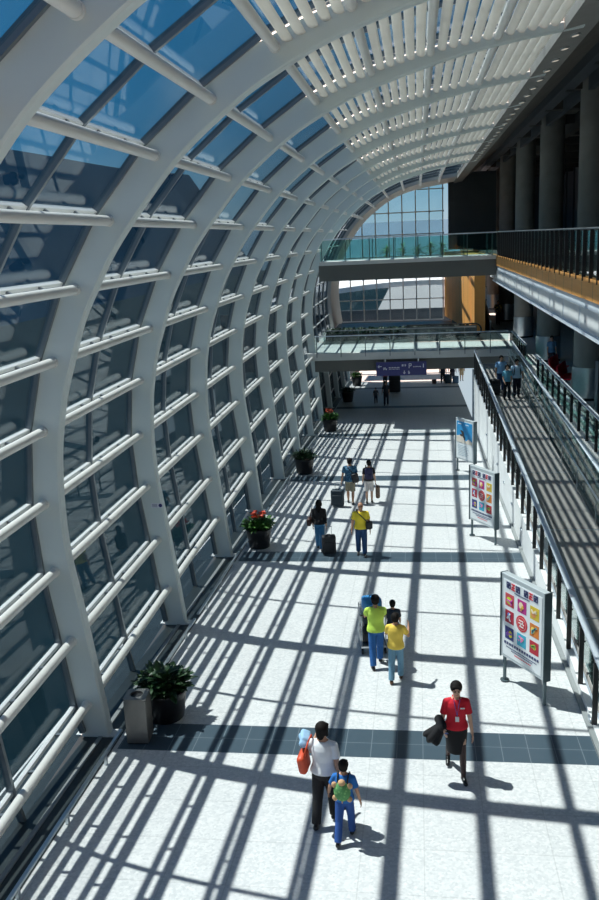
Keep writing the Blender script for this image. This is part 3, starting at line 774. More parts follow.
# litter bin
lb = empty('litter_bin', (-5.1, 13.86, fz(13.86)), R(3), 'square brushed steel litter bin with a round hole on top', 'bin')
b = NB(); s2 = .2; n = 24
box(b, -s2, s2, -s2, s2, .03, .86); obj('body', b, M['binsteel'], lb, bevel=.012)
b = NB(); ring_o = []; ring_i = []
for q in range(n):
    a = 2*PI*(q+.5)/n; c_, s_ = math.cos(a), math.sin(a); m_ = max(abs(c_), abs(s_)); ring_o.append(b.verts.new((s2*1.03*c_/m_, s2*1.03*s_/m_, .9))); ring_i.append(b.verts.new((.115*c_, .115*s_, .905)))
lo = [b.verts.new((v.co.x, v.co.y, .86)) for v in ring_o]; li = [b.verts.new((v.co.x, v.co.y, .865)) for v in ring_i]
for q in range(n):
    e = (q+1) % n
    b.faces.new((ring_o[q], ring_o[e], ring_i[e], ring_i[q])); b.faces.new((ring_o[q], lo[q], lo[e], ring_o[e])); b.faces.new((ring_i[q], ring_i[e], li[e], li[q]))
obj('lid', b, M['binsteel'], lb)
b = NB(); tube(b, (0,0,.862), (0,0,.87), .112, 20); obj('opening', b, M['black'], lb)
b = NB(); box(b, -.18, .18, -.18, .18, 0, .03); obj('plinth', b, M['black'], lb)

# ------------------------------------------------------------------ poster stands
def cm(c, nm): return col(nm, c, .5, .02, 3)
def poster(label, second=False):
    p = empty('poster_stand', (0, 0, 0), 0, label, 'poster stand', 'poster stands by the ramp wall')
    W = .64; z0, z1 = .55, 2.32
    b = NB(); box(b, -W, W, -.07, .07, z0, z1); obj('light_box', b, M['poster_pale'], p, bevel=.015)
    for q in (-1, 1): b = NB(); box(b, min(q*W, q*(W+.02)), max(q*W, q*(W+.02)), -.085, .085, z0-.02, z1); obj('end_cap', b, M['frame_steel'], p)
    b = NB(); box(b, -W+.07, W-.07, -.078, -.07, z0+.07, z1-.10); face = obj('poster_sheet', b, cm((.80, .84, .85), 'poster_paper'), p)
    for x in (-W+.04, W-.04): b = NB(); tube(b, (x, 0, 0), (x, 0, z0), .035, 12); tube(b, (x, 0, 0), (x, 0, .015), .09, 16); obj('leg', b, M['frame_steel'], p)
    def rect(name, x0, x1, za, zb, m, lift=.004):
        b = NB(); box(b, x0, x1, -.078-lift, -.078, za, zb); return obj(name, b, m, face)
    if not second:
        cols = [[(.75,.10,.12),(.62,.04,.30),(.85,.62,.05)],[(.55,.02,.06),(.60,.02,.04),(.85,.25,.03)],[(.04,.05,.25),(.05,.50,.70),(.60,.02,.05)]]
        acc = [[(.55,.75,.05),(.9,.75,.5),(.75,.30,.10)],[(.05,.25,.65),(.85,.8,.75),(.9,.6,.1)],[(.85,.75,.05),(.75,.85,.15),(.9,.5,.05)]]
        acc2 = [[(.7,.1,.5),(.8,.5,.1),(.9,.8,.6)],[(.8,.85,.9),(.5,.05,.05),(.2,.55,.6)],[(.3,.1,.5),(.8,.2,.5),(.2,.5,.1)]]
        s3 = .26; gx = .37; gz = .35
        for rr in range(3):
            for cc in range(3):
                cx = (cc-1)*gx; cz = 1.82 - rr*gz
                if rr == 1 and cc == 1:
                    b = NB(); tube(b, (cx, -.078, cz), (cx, -.084, cz), .165, 24); t = obj('red_disc', b, cm(cols[1][1], 'pc11'), face)
                    b = NB(); tube(b, (cx, -.084, cz), (cx, -.086, cz), .135, 24); obj('disc_ring', b, cm((.70,.25,.25), 'ring11'), t)
                    b = NB(); tube(b, (cx, -.086, cz), (cx, -.088, cz), .118, 24); obj('disc_core', b, cm((.62,.03,.05), 'core11'), t)
                    sg = [(cx-.07,cz+.06,cx+.06,cz+.06),(cx+.06,cz+.06,cx-.05,cz-.06),(cx-.05,cz-.06,cx+.07,cz-.06),(cx-.08,cz,cx-.02,cz+.01),(cx+.03,cz+.01,cx+.08,cz-.01)]
                    strokes(t, 'ornament', sg, cm((.85,.75,.72), 'orn'), -.088, .02)
                else:
                    t = rect('picture_tile', cx-s3/2, cx+s3/2, cz-s3/2, cz+s3/2, cm(tuple(v*.8 for v in cols[rr][cc]), 'pc%d%d' % (rr, cc)))
                    b = NB(); ball(b, (cx+random.uniform(-.04,.04), -.083, cz+random.uniform(-.04,.03)), (random.uniform(.04,.085), .003, random.uniform(.04,.08)), None, 12); obj('motif', b, cm(acc[rr][cc], 'pa%d%d' % (rr, cc)), t)
                    strokes(t, 'motif_detail', [tuple(v + random.uniform(-.085, .085) for v in (cx, cz, cx, cz)) for _ in range(3)], cm(acc2[rr][cc], 'pb%d%d' % (rr, cc)), -.0865, .03)
        # heading: two pairs of dark characters with a red-framed one in each group
        dk = cm((.05,.06,.16), 'ink'); rd = cm((.75,.05,.07), 'red_ink')
        for gx0 in (-.46, .06):
            for q in range(3):
                x0 = gx0 + q*.14; zc = 2.125
                m_ = rd if q == 1 else dk
                sg = [(x0,zc+.055,x0+.11,zc+.055),(x0,zc-.055,x0+.11,zc-.055),(x0+.01,zc,x0+.10,zc)]
                sg += [(x0+.055,zc-.055,x0+.055,zc+.055)] + ([(x0+.015,zc-.055,x0+.015,zc)] if q == 1 else [(x0+.005,zc-.06,x0+.005,zc+.06),(x0+.105,zc-.06,x0+.105,zc+.06),(x0+.03,zc-.04,x0+.08,zc+.03)])
                strokes(face, 'heading_character', sg, m_, -.0785, .02)
        strokes(face, 'small_print', [(-.22+.045*q, 2.02, -.19+.045*q, 2.02) for q in range(10)], dk, -.0785, .016)
        strokes(face, 'caption', [(-.52+.075*q, .90, -.47+.075*q, .90) for q in range(14)] , dk, -.0785, .05)
        strokes(face, 'small_print', [(-.46+.04*q, .82, -.435+.04*q, .82) for q in range(23)] + [(-.3+.04*q, .775, -.275+.04*q, .775) for q in range(16)], dk, -.0785, .014)
        strokes(face, 'red_line', [(-.2+.05*q, .72, -.165+.05*q, .72) for q in range(10)], rd, -.0785, .014)
    else:
        t = rect('sky_picture', -W+.09, W-.09, 1.30, z1-.12, cm((.03,.30,.62), 'poster_sky'))
        b = NB(); vs = [(-.55,1.30),(.55,1.30),(.55,1.42),(.30,1.52),(.12,1.40),(-.10,1.56),(-.30,1.62),(-.55,1.55)]
        A = [b.verts.new((x,-.084,z)) for x, z in vs]; B2 = [b.verts.new((x,-.088,z)) for x, z in vs]; b.faces.new(A[::-1]); b.faces.new(B2)
        for q in range(len(A)): b.faces.new((A[q], A[(q+1)%len(A)], B2[(q+1)%len(A)], B2[q]))
        obj('snow_slope', b, cm((.75,.68,.58), 'poster_rock'), t)
        b = NB()
        for c_, r_ in (((-.12,1.75),(.09,.07)),((-.06,1.65),(.05,.13)),((-.18,1.62),(.13,.05)),((.02,1.52),(.04,.09)),((-.22,1.80),(.05,.05))):
            ball(b, (c_[0], -.09, c_[1]), (r_[0], .004, r_[1]), None, 10)
        obj('dark_figure', b, cm((.05,.045,.04), 'poster_figure'), t)
        strokes(face, 'small_print', [(-.46, 1.18-.07*q, .2+.06*(q%3), 1.18-.07*q) for q in range(7)], cm((.35,.45,.5), 'grey_ink'), -.0785, .012)
        strokes(face, 'caption', [(.1, 2.1, .3, 2.1), (-.45, 2.1, -.2, 2.1)], cm((.8,.85,.9), 'poster_white'), -.0825, .03)
    return p
def put(p, x, y, rz):
    p.location = (x, y, fz(y)); p.rotation_euler = (0, 0, rz)
pa = math.atan2(15.57-16.66, 2.32-1.63)
p1 = poster('white poster stand of nine colourful squares, nearest the camera by the ramp'); put(p1, 1.98, 16.12, pa)
p2 = copy_tree(p1); p2['label'] = 'white poster stand of nine colourful squares, the farther one, behind the nearest'; put(p2, 1.96, 26.6, pa)
p3 = poster('farthest poster stand, showing a blue sky picture with a dark figure', True); put(p3, 1.95, 36.62, pa)

# red seats, kiosk board
def seat_bank(x, y, rz, label):
    p = empty('seat_bank', (x, y, 1.45), rz, label, 'bench seat', 'red beam seating on the concourse')
    for q in range(3):
        b = NB(); rbox(b, (q*.6, 0, .44), (.54, .5, .06), .025); obj('seat', b, M['red'], p)
        b = NB(); rbox(b, (q*.6, .27, .74), (.54, .06, .52), .025, Euler((R(-12), 0, 0))); obj('backrest', b, M['red'], p)
    b = NB(); box(b, -.2, 1.4, -.04, .04, .34, .41); obj('beam', b, M['steel'], p)
    for q in (0, 1.2): b = NB(); box(b, q-.03, q+.03, -.25, .25, 0, .05); box(b, q-.03, q+.03, -.03, .03, .05, .35); obj('leg', b, M['steel'], p)
seat_bank(6.1, 37.6, R(70), 'red beam seats nearer the big steel-sleeved column')
seat_bank(6.1, 39.9, R(70), 'red beam seats farther along behind the first red row')
p = empty('information_board', (5.86, 29.8, 1.45), R(25), 'tall dark information board at the right frame edge', 'board')
b = NB(); box(b, 0, .8, -.06, .06, 0, 2.2); obj('panel', b, M['black_wall'], p); b = NB(); box(b, -.04, .84, -.08, .08, 2.2, 2.26); box(b, -.04, 0, -.08, .08, 0, 2.2); obj('frame', b, M['frame'], p)
p = empty('barrier_panel', (4.75, 60, 1.45), 0, 'dark sloping escalator side panel right of the timber core', 'escalator')
b = NB(); hexa(b, [(0,0,0),(.08,0,0),(.08,9,0),(0,9,0),(0,0,.7),(.08,0,.7),(.08,9,2.6),(0,9,2.6)]); obj('side_panel', b, M['black_wall'], p)
b = NB(); tube(b, (.04,-.1,.75), (.04,9,2.66), .06, 8); obj('handrail', b, M['steel'], p)
# ------------------------------------------------------------------ people
def rot_dir(fwd, out, side):      # limb direction from hanging: swing forward (+Y) and outward (side*X)
    v = Vector((0, 0, -1)); v.rotate(Euler((fwd, 0, 0))); 
    v2 = Vector((v.x, v.y, v.z)); v2.rotate(Matrix.Rotation(-side * out, 3, 'Y').to_euler())
    return v2
def hand(bm, wrist, d, side, palm_in, curl=.5, s=1.0, vox=.008):
    # palm continues the forearm; thumb side faces forward
    d = d.normalized(); pn = Vector(palm_in) - d * Vector(palm_in).dot(d); pn.normalize(); tdir = d.cross(pn) * (1 if d.cross(pn).y > 0 else -1)
    pc = wrist + d * .045 * s
    for k in (-1, -.33, .33, 1):
        capsule(bm, wrist + d*.01*s + tdir*k*.018*s, wrist + d*.082*s + tdir*k*.028*s, .015*s, .0125*s, 8, 2)
    for k, L in zip((1, .33, -.33, -1), (.068, .078, .072, .055)):
        p = wrist + d*.085*s + tdir*k*.029*s; dd = d.copy(); r = .0098*s
        for seg, c in zip((.42, .32, .26), (.35, .6, .5)):
            dd = (dd + pn * math.tan(c * curl)).normalized(); q = p + dd * L * seg * s * 1.05; capsule(bm, p, q, r, r*.92, 8, 2); p = q; r *= .93
    p = wrist + d*.025*s + tdir*.024*s; dd = (d + tdir*.95 + pn*.35).normalized()
    q = p + dd*.04*s; capsule(bm, p, q, .013*s, .0115*s, 8, 2); dd = (d + tdir*.25 + pn*.45*curl*2).normalized(); capsule(bm, q, q + dd*.034*s, .0115*s, .0095*s, 8, 2)
def person(label, x, y, z, rz, h=1.7, fem=False, vox=.010, legs=((.25,.1),(-.3,.25)), arms=((.1,.12,.2),(-.1,.12,.2)), lean=.03, head=(0,0),
           top=((.5,.1,.1),.45,.88), bottom=('trousers',(.02,.02,.03),.06), shoes='shoe', hair='short', skin='skin', build=1.0, group=None, sock=None, collar=False, haircol='hair', stocking=None):
    P = empty('person', (x, y, z), rz, label, 'person', group)
    s = h / 1.72; bw = build
    sh = (.165 if fem else .178) * bw; hipw = .088
    def T(v): return Vector(v) * s
    HZ = .93
    ln = lambda zz: max(0, zz - .95) * lean
    hips = {}; knees = {}; ank = {}; toes = {}
    for side, (f, k) in ((1, legs[0]), (-1, legs[1])):
        hp = Vector((side*hipw, 0, HZ)); kn = hp + rot_dir(f, .02, side) * .43; an = kn + rot_dir(f - k, .0, side) * .41
        hips[side], knees[side], ank[side] = hp, kn, an
        pitch = max(-.5, min(.35, (f - k) * .55)) if (f - k) < 0 else .12
        toes[side] = an + Vector((side*.02, .15*math.cos(pitch), -.055 + .15*math.sin(pitch)))
    low = min(min(ank[q].z - .075, toes[q].z - .022) for q in (1, -1)); dz = -low
    for D in (hips, knees, ank, toes):
        for q in D: D[q] = D[q] + Vector((0, 0, dz))
    pz = HZ + dz - .93
    def tz(zz): return zz + pz
    torso = [(.84,.10,.09),(.90,.158,.112),(.97,.162,.115),(1.06,.135 if fem else .145,.100),(1.14,.138 if fem else .152,.102),(1.25,.155 if fem else .172,.120),
             (1.33,.158 if fem else .182,.116),(1.40,.140 if fem else .165,.095),(1.445,.085,.072),(1.48,.055,.056),(1.56,.050,.052)]
    def rings(infl, z0, z1, hem=0):
        out_ = []
        zs = sorted(set([z0, z1] + [t[0] for t in torso if z0 < t[0] < z1]))
        for zz in zs:
            for a, b in zip(torso[:-1], torso[1:]):
                if a[0] <= zz <= b[0]:
                    t = (zz-a[0])/(b[0]-a[0]); rx = a[1]+(b[1]-a[1])*t; ry = a[2]+(b[2]-a[2])*t; break
            fl = hem * max(0, (1.15 - zz)) 
            out_.append((0, ln(zz)*s, tz(zz)*s, (rx*bw+infl+fl)*s, (ry*bw+infl+fl)*s))
        return out_
    el = {}; wr = {}; shl = {}; fd = {}
    for side, A in ((1, arms[0]), (-1, arms[1])):
        f, o, e = A[:3]; inn = A[3] if len(A) > 3 else 0
        sp_ = Vector((side*sh, ln(1.39)-.005, tz(1.385))); ud = rot_dir(f, o, side); ep = sp_ + ud*.285
        d2 = rot_dir(f + e, o*.6 - inn, side); wp = ep + d2*.245
        shl[side], el[side], wr[side], fd[side] = sp_, ep, wp, d2
    SK = M[skin]
    bm = NB(); loft(bm, rings(0, .84, 1.56))
    hc = Vector((0, ln(1.62)+.018+head[1]*.03, tz(1.615)))
    for side in (1, -1):
        capsule(bm, T(shl[side]), T(el[side]), .050*s*bw, .038*s*bw); capsule(bm, T(el[side]), T(wr[side]), .039*s*bw, .026*s*bw)
        capsule(bm, T(shl[side]), T((side*.05, ln(1.4), tz(1.43))), .05*s*bw, .05*s)
        hand(bm, T(wr[side]), fd[side], side, (-side, 0, 0), .55, s)
        capsule(bm, T(hips[side]), T(knees[side]), .080*s*bw, .052*s*bw); 
        mid = (knees[side]*.62 + ank[side]*.38) + Vector((0,-.012,0))
        capsule(bm, T(knees[side]), T(mid), .050*s*bw, .052*s*bw); capsule(bm, T(mid), T(ank[side]), .052*s*bw, .033*s)
        capsule(bm, T(ank[side] + Vector((0,-.02,-.04))), T(toes[side]), .034*s, .026*s)
    # head, turned by head[0]
    hr = Matrix.Rotation(head[0], 3, 'Z') @ Matrix.Rotation(head[1], 3, 'X')
    def Hd(v): return T(hc) + hr @ (Vector(v) * s)
    hq = hr.to_euler()
    ball(bm, Hd((0,-.008,.02)), (.082*s,.098*s,.102*s), hq); ball(bm, Hd((0,.024,-.035)), (.062*s,.066*s,.078*s), hq)
    ball(bm, Hd((0,.045,-.082)), (.028*s,.026*s,.022*s), hq, 12)
    capsule(bm, Hd((0,.082,.012)), Hd((0,.104,-.022)), .009*s, .014*s, 8, 2)
    for q in (1, -1): ball(bm, Hd((q*.077,-.005,-.008)), (.011*s,.020*s,.031*s), hq, 10)
    body = remeshed('body', bm, SK, P, vox*s, 3)
    for q in (1, -1):
        b = NB(); ball(b, Hd((q*.031,.088,.008)), (.014*s,.007*s,.008*s), hq, 10); obj('eye', b, M['eye'], P, True)
        b = NB(); capsule(b, Hd((q*.016,.092,.030)), Hd((q*.048,.080,.030)), .0045*s, .0035*s, 6, 2); obj('eyebrow', b, M[haircol], P, True)
    b = NB(); ball(b, Hd((0,.088,-.050)), (.022*s,.007*s,.007*s), hq, 10); obj('mouth', b, M['lip'], P, True)
    # hair
    if hair != 'bald':
        b = NB(); ball(b, Hd((0,-.026,.040)), (.101*s,.110*s,.102*s), hq); ball(b, Hd((0,-.050,-.015)), (.090*s,.070*s,.085*s), hq)
        capsule(b, Hd((-.045,.055,.072)), Hd((.05,.052,.074)), .026*s, .026*s, 8, 2)
        if hair in ('bob', 'long'):
            for q in (1, -1): capsule(b, Hd((q*.078,-.018,.02)), Hd((q*.080,-.008,-.06)), .032*s, .026*s)
            capsule(b, Hd((0,-.06,0)), Hd((0,-.065,-.08)), .075*s, .06*s)
        if hair == 'long':
            capsule(b, Hd((0,-.075,-.02)), Hd((0,-.105,-.30)), .07*s, .055*s); capsule(b, Hd((.04,-.07,-.02)), Hd((.06,-.095,-.26)), .05*s, .03*s); capsule(b, Hd((-.04,-.07,-.02)), Hd((-.06,-.095,-.26)), .05*s, .03*s)
        if hair == 'bun': ball(b, Hd((0,-.11,.0)), (.042*s,.036*s,.042*s), hq)
        remeshed('hair', b, M[haircol], P, vox*s, 3)
    else:
        b = NB()
        for q in (1, -1): ball(b, Hd((q*.064,-.035,-.004)), (.020*s,.045*s,.034*s), hq)
        capsule(b, Hd((-.05,-.083,-.01)), Hd((.05,-.083,-.01)), .024*s, .024*s, 8, 2); remeshed('hair', b, M[haircol], P, vox*s, 2)
    # top
    tc_, slv, hem = top[:3]; tm = tc_ if isinstance(tc_, bpy.types.Material) else col('cloth_%02d%02d%02d' % tuple(int(c*99) for c in tc_), tc_, .85, .06, 5)
    b = NB(); loft(b, rings(.020, hem, 1.455, .10 if hem < .95 else .05), 24)
    for side in (1, -1):
        capsule(b, T(shl[side]), T((side*.06, ln(1.4), tz(1.425))), .064*s*bw, .050*s)
        if slv <= 1:
            e_ = shl[side] + (el[side]-shl[side]) * (.35 + .65*slv); capsule(b, T(shl[side]), T(e_), .062*s*bw, .064*s*bw, flat1=True)
        else:
            capsule(b, T(shl[side]), T(el[side]), .066*s*bw, .054*s*bw); e_ = el[side] + (wr[side]-el[side]) * (slv-1); capsule(b, T(el[side]), T(e_), .054*s*bw, .042*s*bw, flat1=True)
    shirt = remeshed('shirt', b, tm, P, vox*s*1.1, 2)
    if collar:
        b = NB()
        for q in (1, -1): capsule(b, T((q*.045, ln(1.45)+.035, tz(1.462))), T((q*.05, ln(1.45)-.045, tz(1.475))), .018*s, .018*s, 8, 2)
        remeshed('collar', b, tm, P, vox*s*.8, 1)
    # bottom
    kind, bc, end = bottom; bmat = bc if isinstance(bc, bpy.types.Material) else col('cloth_%02d%02d%02d' % tuple(int(c*99) for c in bc), bc, .85, .08, 6)
    b = NB(); 
    if kind == 'skirt':
        kz = tz(end); ky = (knees[1].y + knees[-1].y)/2 * .6; kw = .16; kd = abs(knees[1].y-knees[-1].y)*.5*.75 + .085
        loft(b, [(0, ln(1.06)*s, tz(1.05)*s, .155*s*bw, .115*s*bw), (0, 0, tz(.95)*s, .185*s*bw, .135*s*bw), (0, 0, tz(.86)*s, .190*s*bw, .140*s*bw), (0, ky*.5*s, tz(.72)*s, .18*s*bw, (.14+kd)*.5*s), (0, ky*s, kz*s, kw*s*bw, kd*s)], 24)
        remeshed('skirt', b, bmat, P, vox*s, 2)
    else:
        loft(b, rings(.024, .841, 1.05), 24)
        for side in (1, -1):
            capsule(b, T(hips[side] + Vector((-side*.01, 0, -.01))), T(knees[side]), .104*s*bw, .080*s*bw if kind == 'trousers' else .088*s*bw, flat1=(kind == 'shorts'))
            if kind == 'trousers':
                e_ = knees[side] + (ank[side]-knees[side]) * (1 - end); capsule(b, T(knees[side]), T(e_), .078*s*bw, .072*s, flat1=True)
        remeshed('shorts' if kind == 'shorts' else 'trousers', b, bmat, P, vox*s*1.1, 2)
    if stocking:
        for side in (1, -1):
            b = NB(); mid = (knees[side]*.62 + ank[side]*.38) + Vector((0,-.012,0)); up = knees[side] + (hips[side]-knees[side])*.3
            capsule(b, T(up), T(knees[side]), .062*s, .057*s); capsule(b, T(knees[side]), T(mid), .056*s, .057*s); capsule(b, T(mid), T(ank[side]), .057*s, .038*s); remeshed('stocking', b, stocking, P, vox*s, 2)
    for side in (1, -1):
        b = NB(); hl = ank[side] + Vector((0,-.035,-.035)); capsule(b, T(hl), T(toes[side]), .043*s, .036*s)
        capsule(b, T(hl + Vector((0,.03,.02))), T(hl*.5 + toes[side]*.5 + Vector((0,0,.012))), .04*s, .038*s); remeshed('shoe', b, M[shoes], P, vox*s, 1)
    P_ = dict(root=P, s=s, wr={q: T(wr[q]) for q in wr}, sh={q: T(shl[q]) for q in shl}, fd=fd, tz=tz, ln=ln, hand={q: T(wr[q]) + fd[q]*.085*s for q in wr}, rz=rz, loc=Vector((x, y, z)))
    return P_
def world(P_, v):
    v = Vector(v); v.rotate(Euler((0, 0, P_['rz']))); return P_['loc'] + v
def strap(name, pts, r, m, parent): b = NB(); path(b, pts, r, 6); return obj(name, b, m, parent, True)

# carried things are top-level, at the carrier's origin
def carried(name, P_, label, cat, group=None): return empty(name, P_['loc'], P_['rz'], label, cat, group)

# 1 woman in red
SK_DARK = col('dark_stocking', (.05,.022,.02), .5)
A = person('woman in red short-sleeved blouse and black skirt walking towards the camera', .54, 13.05, fz(13.05), R(184), 1.70, True, .0075,
   ((-.36,.22),(.24,.05)), ((.15,.25,1.15,.25),(.12,.20,.15)), .03, (0, -.12), ((.62,.012,.03),.55,.93), ('skirt',(.010,.010,.012),.50), 'shoe', 'bun', 'skin2', .98, None, None, True, stocking=SK_DARK)
b = NB(); path(b, [(-.05,.105,1.43),(-.02,.135,1.3),(.0,.145,1.16)], .006, 6); path(b, [(.05,.105,1.43),(.03,.135,1.3),(.0,.145,1.16)], .006, 6); ly = obj('lanyard', b, col('lanyard', (.10,.10,.35)), A['root'])
b = NB(); rbox(b, (0,.150,1.10), (.06,.012,.09), .005); obj('badge', b, M['paint'], A['root'])
b = NB(); rbox(b, (-.085,.140,1.285), (.07,.012,.022), .004); obj('name_tag', b, M['paint'], A['root'])
c = carried('folded_jacket', A, 'black jacket draped over the forearm of the woman in red', 'jacket')
b = NB(); w_ = A['wr'][1]; e_ = w_ - A['fd'][1]*.18
capsule(b, w_ + Vector((.02,-.02,.03)), e_ + Vector((.06,-.03,.02)), .065, .075)
m_ = w_*.5 + e_*.5
for (o0, o1, r0_, r1_) in (((.02,0,.02),(.20,-.04,-.24),.075,.10),((.0,.03,0),(.10,.02,-.26),.07,.09),((.05,-.03,0),(.27,-.05,-.17),.06,.07),((.06,-.01,-.02),(.19,-.02,-.20),.10,.115),((.04,.0,-.03),(.13,-.01,-.24),.09,.10)): capsule(b, m_ + Vector(o0), m_ + Vector(o1), r0_, r1_, fl=.6)
remeshed('cloth', b, col('black_cloth', (.010,.010,.012), .9), c, .010, 8)
c = carried('mobile_phone', A, 'small blue-white phone held by the woman in red', 'phone'); hnd = A['hand'][1]
b = NB(); rbox(b, hnd + Vector((-.02,.03,.02)), (.055,.10,.014), .006, Euler((R(30), 0, 0))); obj('casing', b, col('phone_blue', (.05,.12,.45), .3), c)
b = NB(); rbox(b, hnd + Vector((-.02,.03,.031)), (.045,.08,.004), .002, Euler((R(30), 0, 0))); obj('screen', b, M['paint'], c)

# 2 person in white T-shirt
B = person('person in white T-shirt and black trousers walking away beside the child', -1.47, 11.55, fz(11.55), R(-10), 1.68, True, .0075,
   ((.24,.12),(-.12,.22)), ((-.08,.16,.25),(.55,.30,1.35,.1)), .03, (-.35, 0), ((.80,.82,.84),.5,.94), ('trousers',(.008,.009,.014),.03), 'shoe', 'bob', 'skin', 1.06)
c = carried('shoulder_bag', B, 'orange-red shoulder bag on the person in white', 'bag'); RB = col('orange_red_leather', (.62,.07,.02), .5, .2)
b = NB(); rbox(b, (-.27,-.10,1.09), (.13,.30,.30), .055, Euler((R(8), R(-6), 0))); obj('body', b, RB, c, True)
strap('strap', [(-.24,-.20,1.2),(-.19,-.10,1.42),(-.17,.0,1.475),(-.19,.07,1.40),(-.27,.04,1.2)], .014, RB, c)
c = carried('blue_cloth', B, 'light blue cloth held at the shoulder of the person in white', 'cloth')
b = NB(); rbox(b, (-.28,.06,1.40), (.16,.24,.10), .04, Euler((R(10), R(24), .3))); rbox(b, (-.33,.12,1.33), (.13,.16,.16), .05, Euler((0, R(-20), .5))); rbox(b, (-.29,-.03,1.34), (.12,.18,.10), .04, Euler((R(-20), R(30), 0)))
remeshed('folds', b, col('light_blue_cloth', (.34,.55,.76), .8, .25, 14), c, .012, 5)
c = carried('black_bag', B, 'black bag hanging between the person in white and the child', 'bag')
hw = B['hand'][1]; b = NB(); rbox(b, hw + Vector((.05,.0,-.26)), (.16,.26,.34), .06, Euler((0, R(6), 0))); obj('body', b, col('black_cloth', (.01,.01,.012)), c, True)
strap('handle', [hw + Vector((.03,-.06,-.1)), hw + Vector((.0,-.02,.0)), hw + Vector((.0,.03,.0)), hw + Vector((.03,.07,-.1))], .010, M['black'], c)

# 3 boy
Bo = person('child in blue T-shirt and jeans walking away hand in hand with person in white', -1.14, 11.2, fz(11.2), R(-6), 1.30, False, .0075,
   ((.28,.12),(-.26,.18)), ((-.05,.30,.25),(.15,.40,.3)), .03, (0, 0), ((.02,.16,.50),.5,.92), ('trousers',(.02,.08,.30),.03), 'shoe', 'short', 'skin', .98)
c = carried('turtle_backpack', Bo, 'green plush backpack with tan limbs on the child in blue', 'backpack'); tan = col('tan_plush', (.62,.38,.20), .9, .15)
b = NB(); s_ = Bo['s']; ball(b, (0,-.185*s_,1.17*s_), (.165*s_,.10*s_,.20*s_)); obj('shell', b, pattern_material('green_plush', (.10,.30,.10), (.22,.48,.16), 22), c, True)
for (px, pz_) in ((-.15,1.30),(.15,1.30),(-.14,1.02),(.14,1.02)): b = NB(); ball(b, (px*s_, -.18*s_, pz_*s_), (.055*s_,.045*s_,.06*s_)); obj('limb', b, tan, c, True)
b = NB(); ball(b, (0,-.20*s_,1.37*s_), (.072*s_,.065*s_,.065*s_)); obj('plush_head', b, tan, c, True)
b = NB(); capsule(b, (0,-.2*s_,.99*s_), (0,-.21*s_,.94*s_), .022*s_, .01*s_); obj('tail', b, tan, c, True)
for q in (1, -1): strap('shoulder_strap', [(q*.09*s_,-.13*s_,1.30*s_),(q*.105*s_,-.06*s_,1.455*s_),(q*.11*s_,.05*s_,1.45*s_),(q*.12*s_,.13*s_,1.30*s_),(q*.13*s_,.1*s_,1.12*s_)], .014*s_, M['black'], c)

# 4 lime green shirt man + trolley
G = person('man in lime green polo shirt and blue jeans pushing a luggage trolley away', -.95, 17.2, fz(17.2), R(8), 1.60, False, .0085,
   ((.30,.15),(-.20,.12)), ((.75,.10,.35),(.75,.10,.35)), .07, (0, 0), ((.60,.86,.12),.45,.90), ('trousers',(.02,.12,.36),.03), 'shoe', 'short', 'skin', 1.05, None, None, True)
t = empty('luggage_trolley', world(G, (0, .98, 0)), R(8), 'chrome luggage trolley pushed by the man in lime green', 'trolley')
t.location.z = fz(t.location.y)
b = NB(); box(b, -.28, .28, -.35, .5, .16, .20); obj('platform', b, M['trolley'], t)
for q in (1, -1):
    b = NB(); path(b, [(q*.26,.45,.2),(q*.26,-.35,.2),(q*.26,-.42,.6),(q*.26,-.48,1.0)], .017, 8); obj('side_tube', b, M['trolley'], t, True)
b = NB(); tube(b, (-.29,-.48,1.0), (.29,-.48,1.0), .02, 10); obj('push_bar', b, M['black'], t, True)
for (px, py) in ((-.25,-.3),(.25,-.3),(-.2,.42),(.2,.42)): b = NB(); tube(b, (px-.02,py,.085), (px+.02,py,.085), .085, 14); box(b, px-.01, px+.01, py-.01, py+.01, .1, .17); obj('wheel', b, M['black'], t)
b = NB(); 
for z_ in (.35,.6,.85): tube(b, (-.26,.46,z_), (.26,.46,z_), .012, 6)
for q in (1,-1): tube(b, (q*.26,.46,.18), (q*.26,.46,.9), .014, 6)
obj('front_rack', b, M['trolley'], t)
def luggage(name, loc, rz, size, m, label, cat='suitcase', up=0, wheels=True):
    o = empty(name, loc, rz, label, cat); w2, d2, h2 = size
    b = NB(); rbox(b, (0,0,.05+h2/2), (w2, d2, h2), min(w2, d2)*.18); obj('shell', b, m, o, True)
    b = NB(); rbox(b, (0,-d2/2-.01,.05+h2*.45), (w2*.8, .04, h2*.5), .015); obj('front_pocket', b, m, o, True)
    b = NB(); path(b, [(-.05,0,.05+h2+.0),(-.05,0,.05+h2+.035),(.05,0,.05+h2+.035),(.05,0,.05+h2)], .01, 6); obj('grab_handle', b, M['black'], o)
    if wheels:
        for q in (1, -1): b = NB(); tube(b, (q*w2*.42-.015,d2*.3,.035), (q*w2*.42+.015,d2*.3,.035), .035, 12); obj('wheel', b, M['black'], o)
    if up:
        b = NB()
        for q in (1, -1): path(b, [(q*.10,d2*.35,h2*.9),(q*.10,d2*.35,.05+h2+up)], .008, 6)
        tube(b, (-.11,d2*.35,.05+h2+up), (.11,d2*.35,.05+h2+up), .014, 8); obj('pull_handle', b, M['trolley'], o)
    return o
BK = col('black_nylon', (.014,.016,.02), .6); NV = col('dark_navy_nylon', (.012,.028,.042), .6)
tl = lambda v: t.matrix_basis @ Vector(v) if False else (Vector((t.location.x, t.location.y, t.location.z)) + Matrix.Rotation(R(8), 3, 'Z') @ Vector(v))
luggage('suitcase', tl((0,.03,.16)), R(8), (.50,.55,.34), BK, 'black suitcase lying lowest on the luggage trolley', wheels=False)
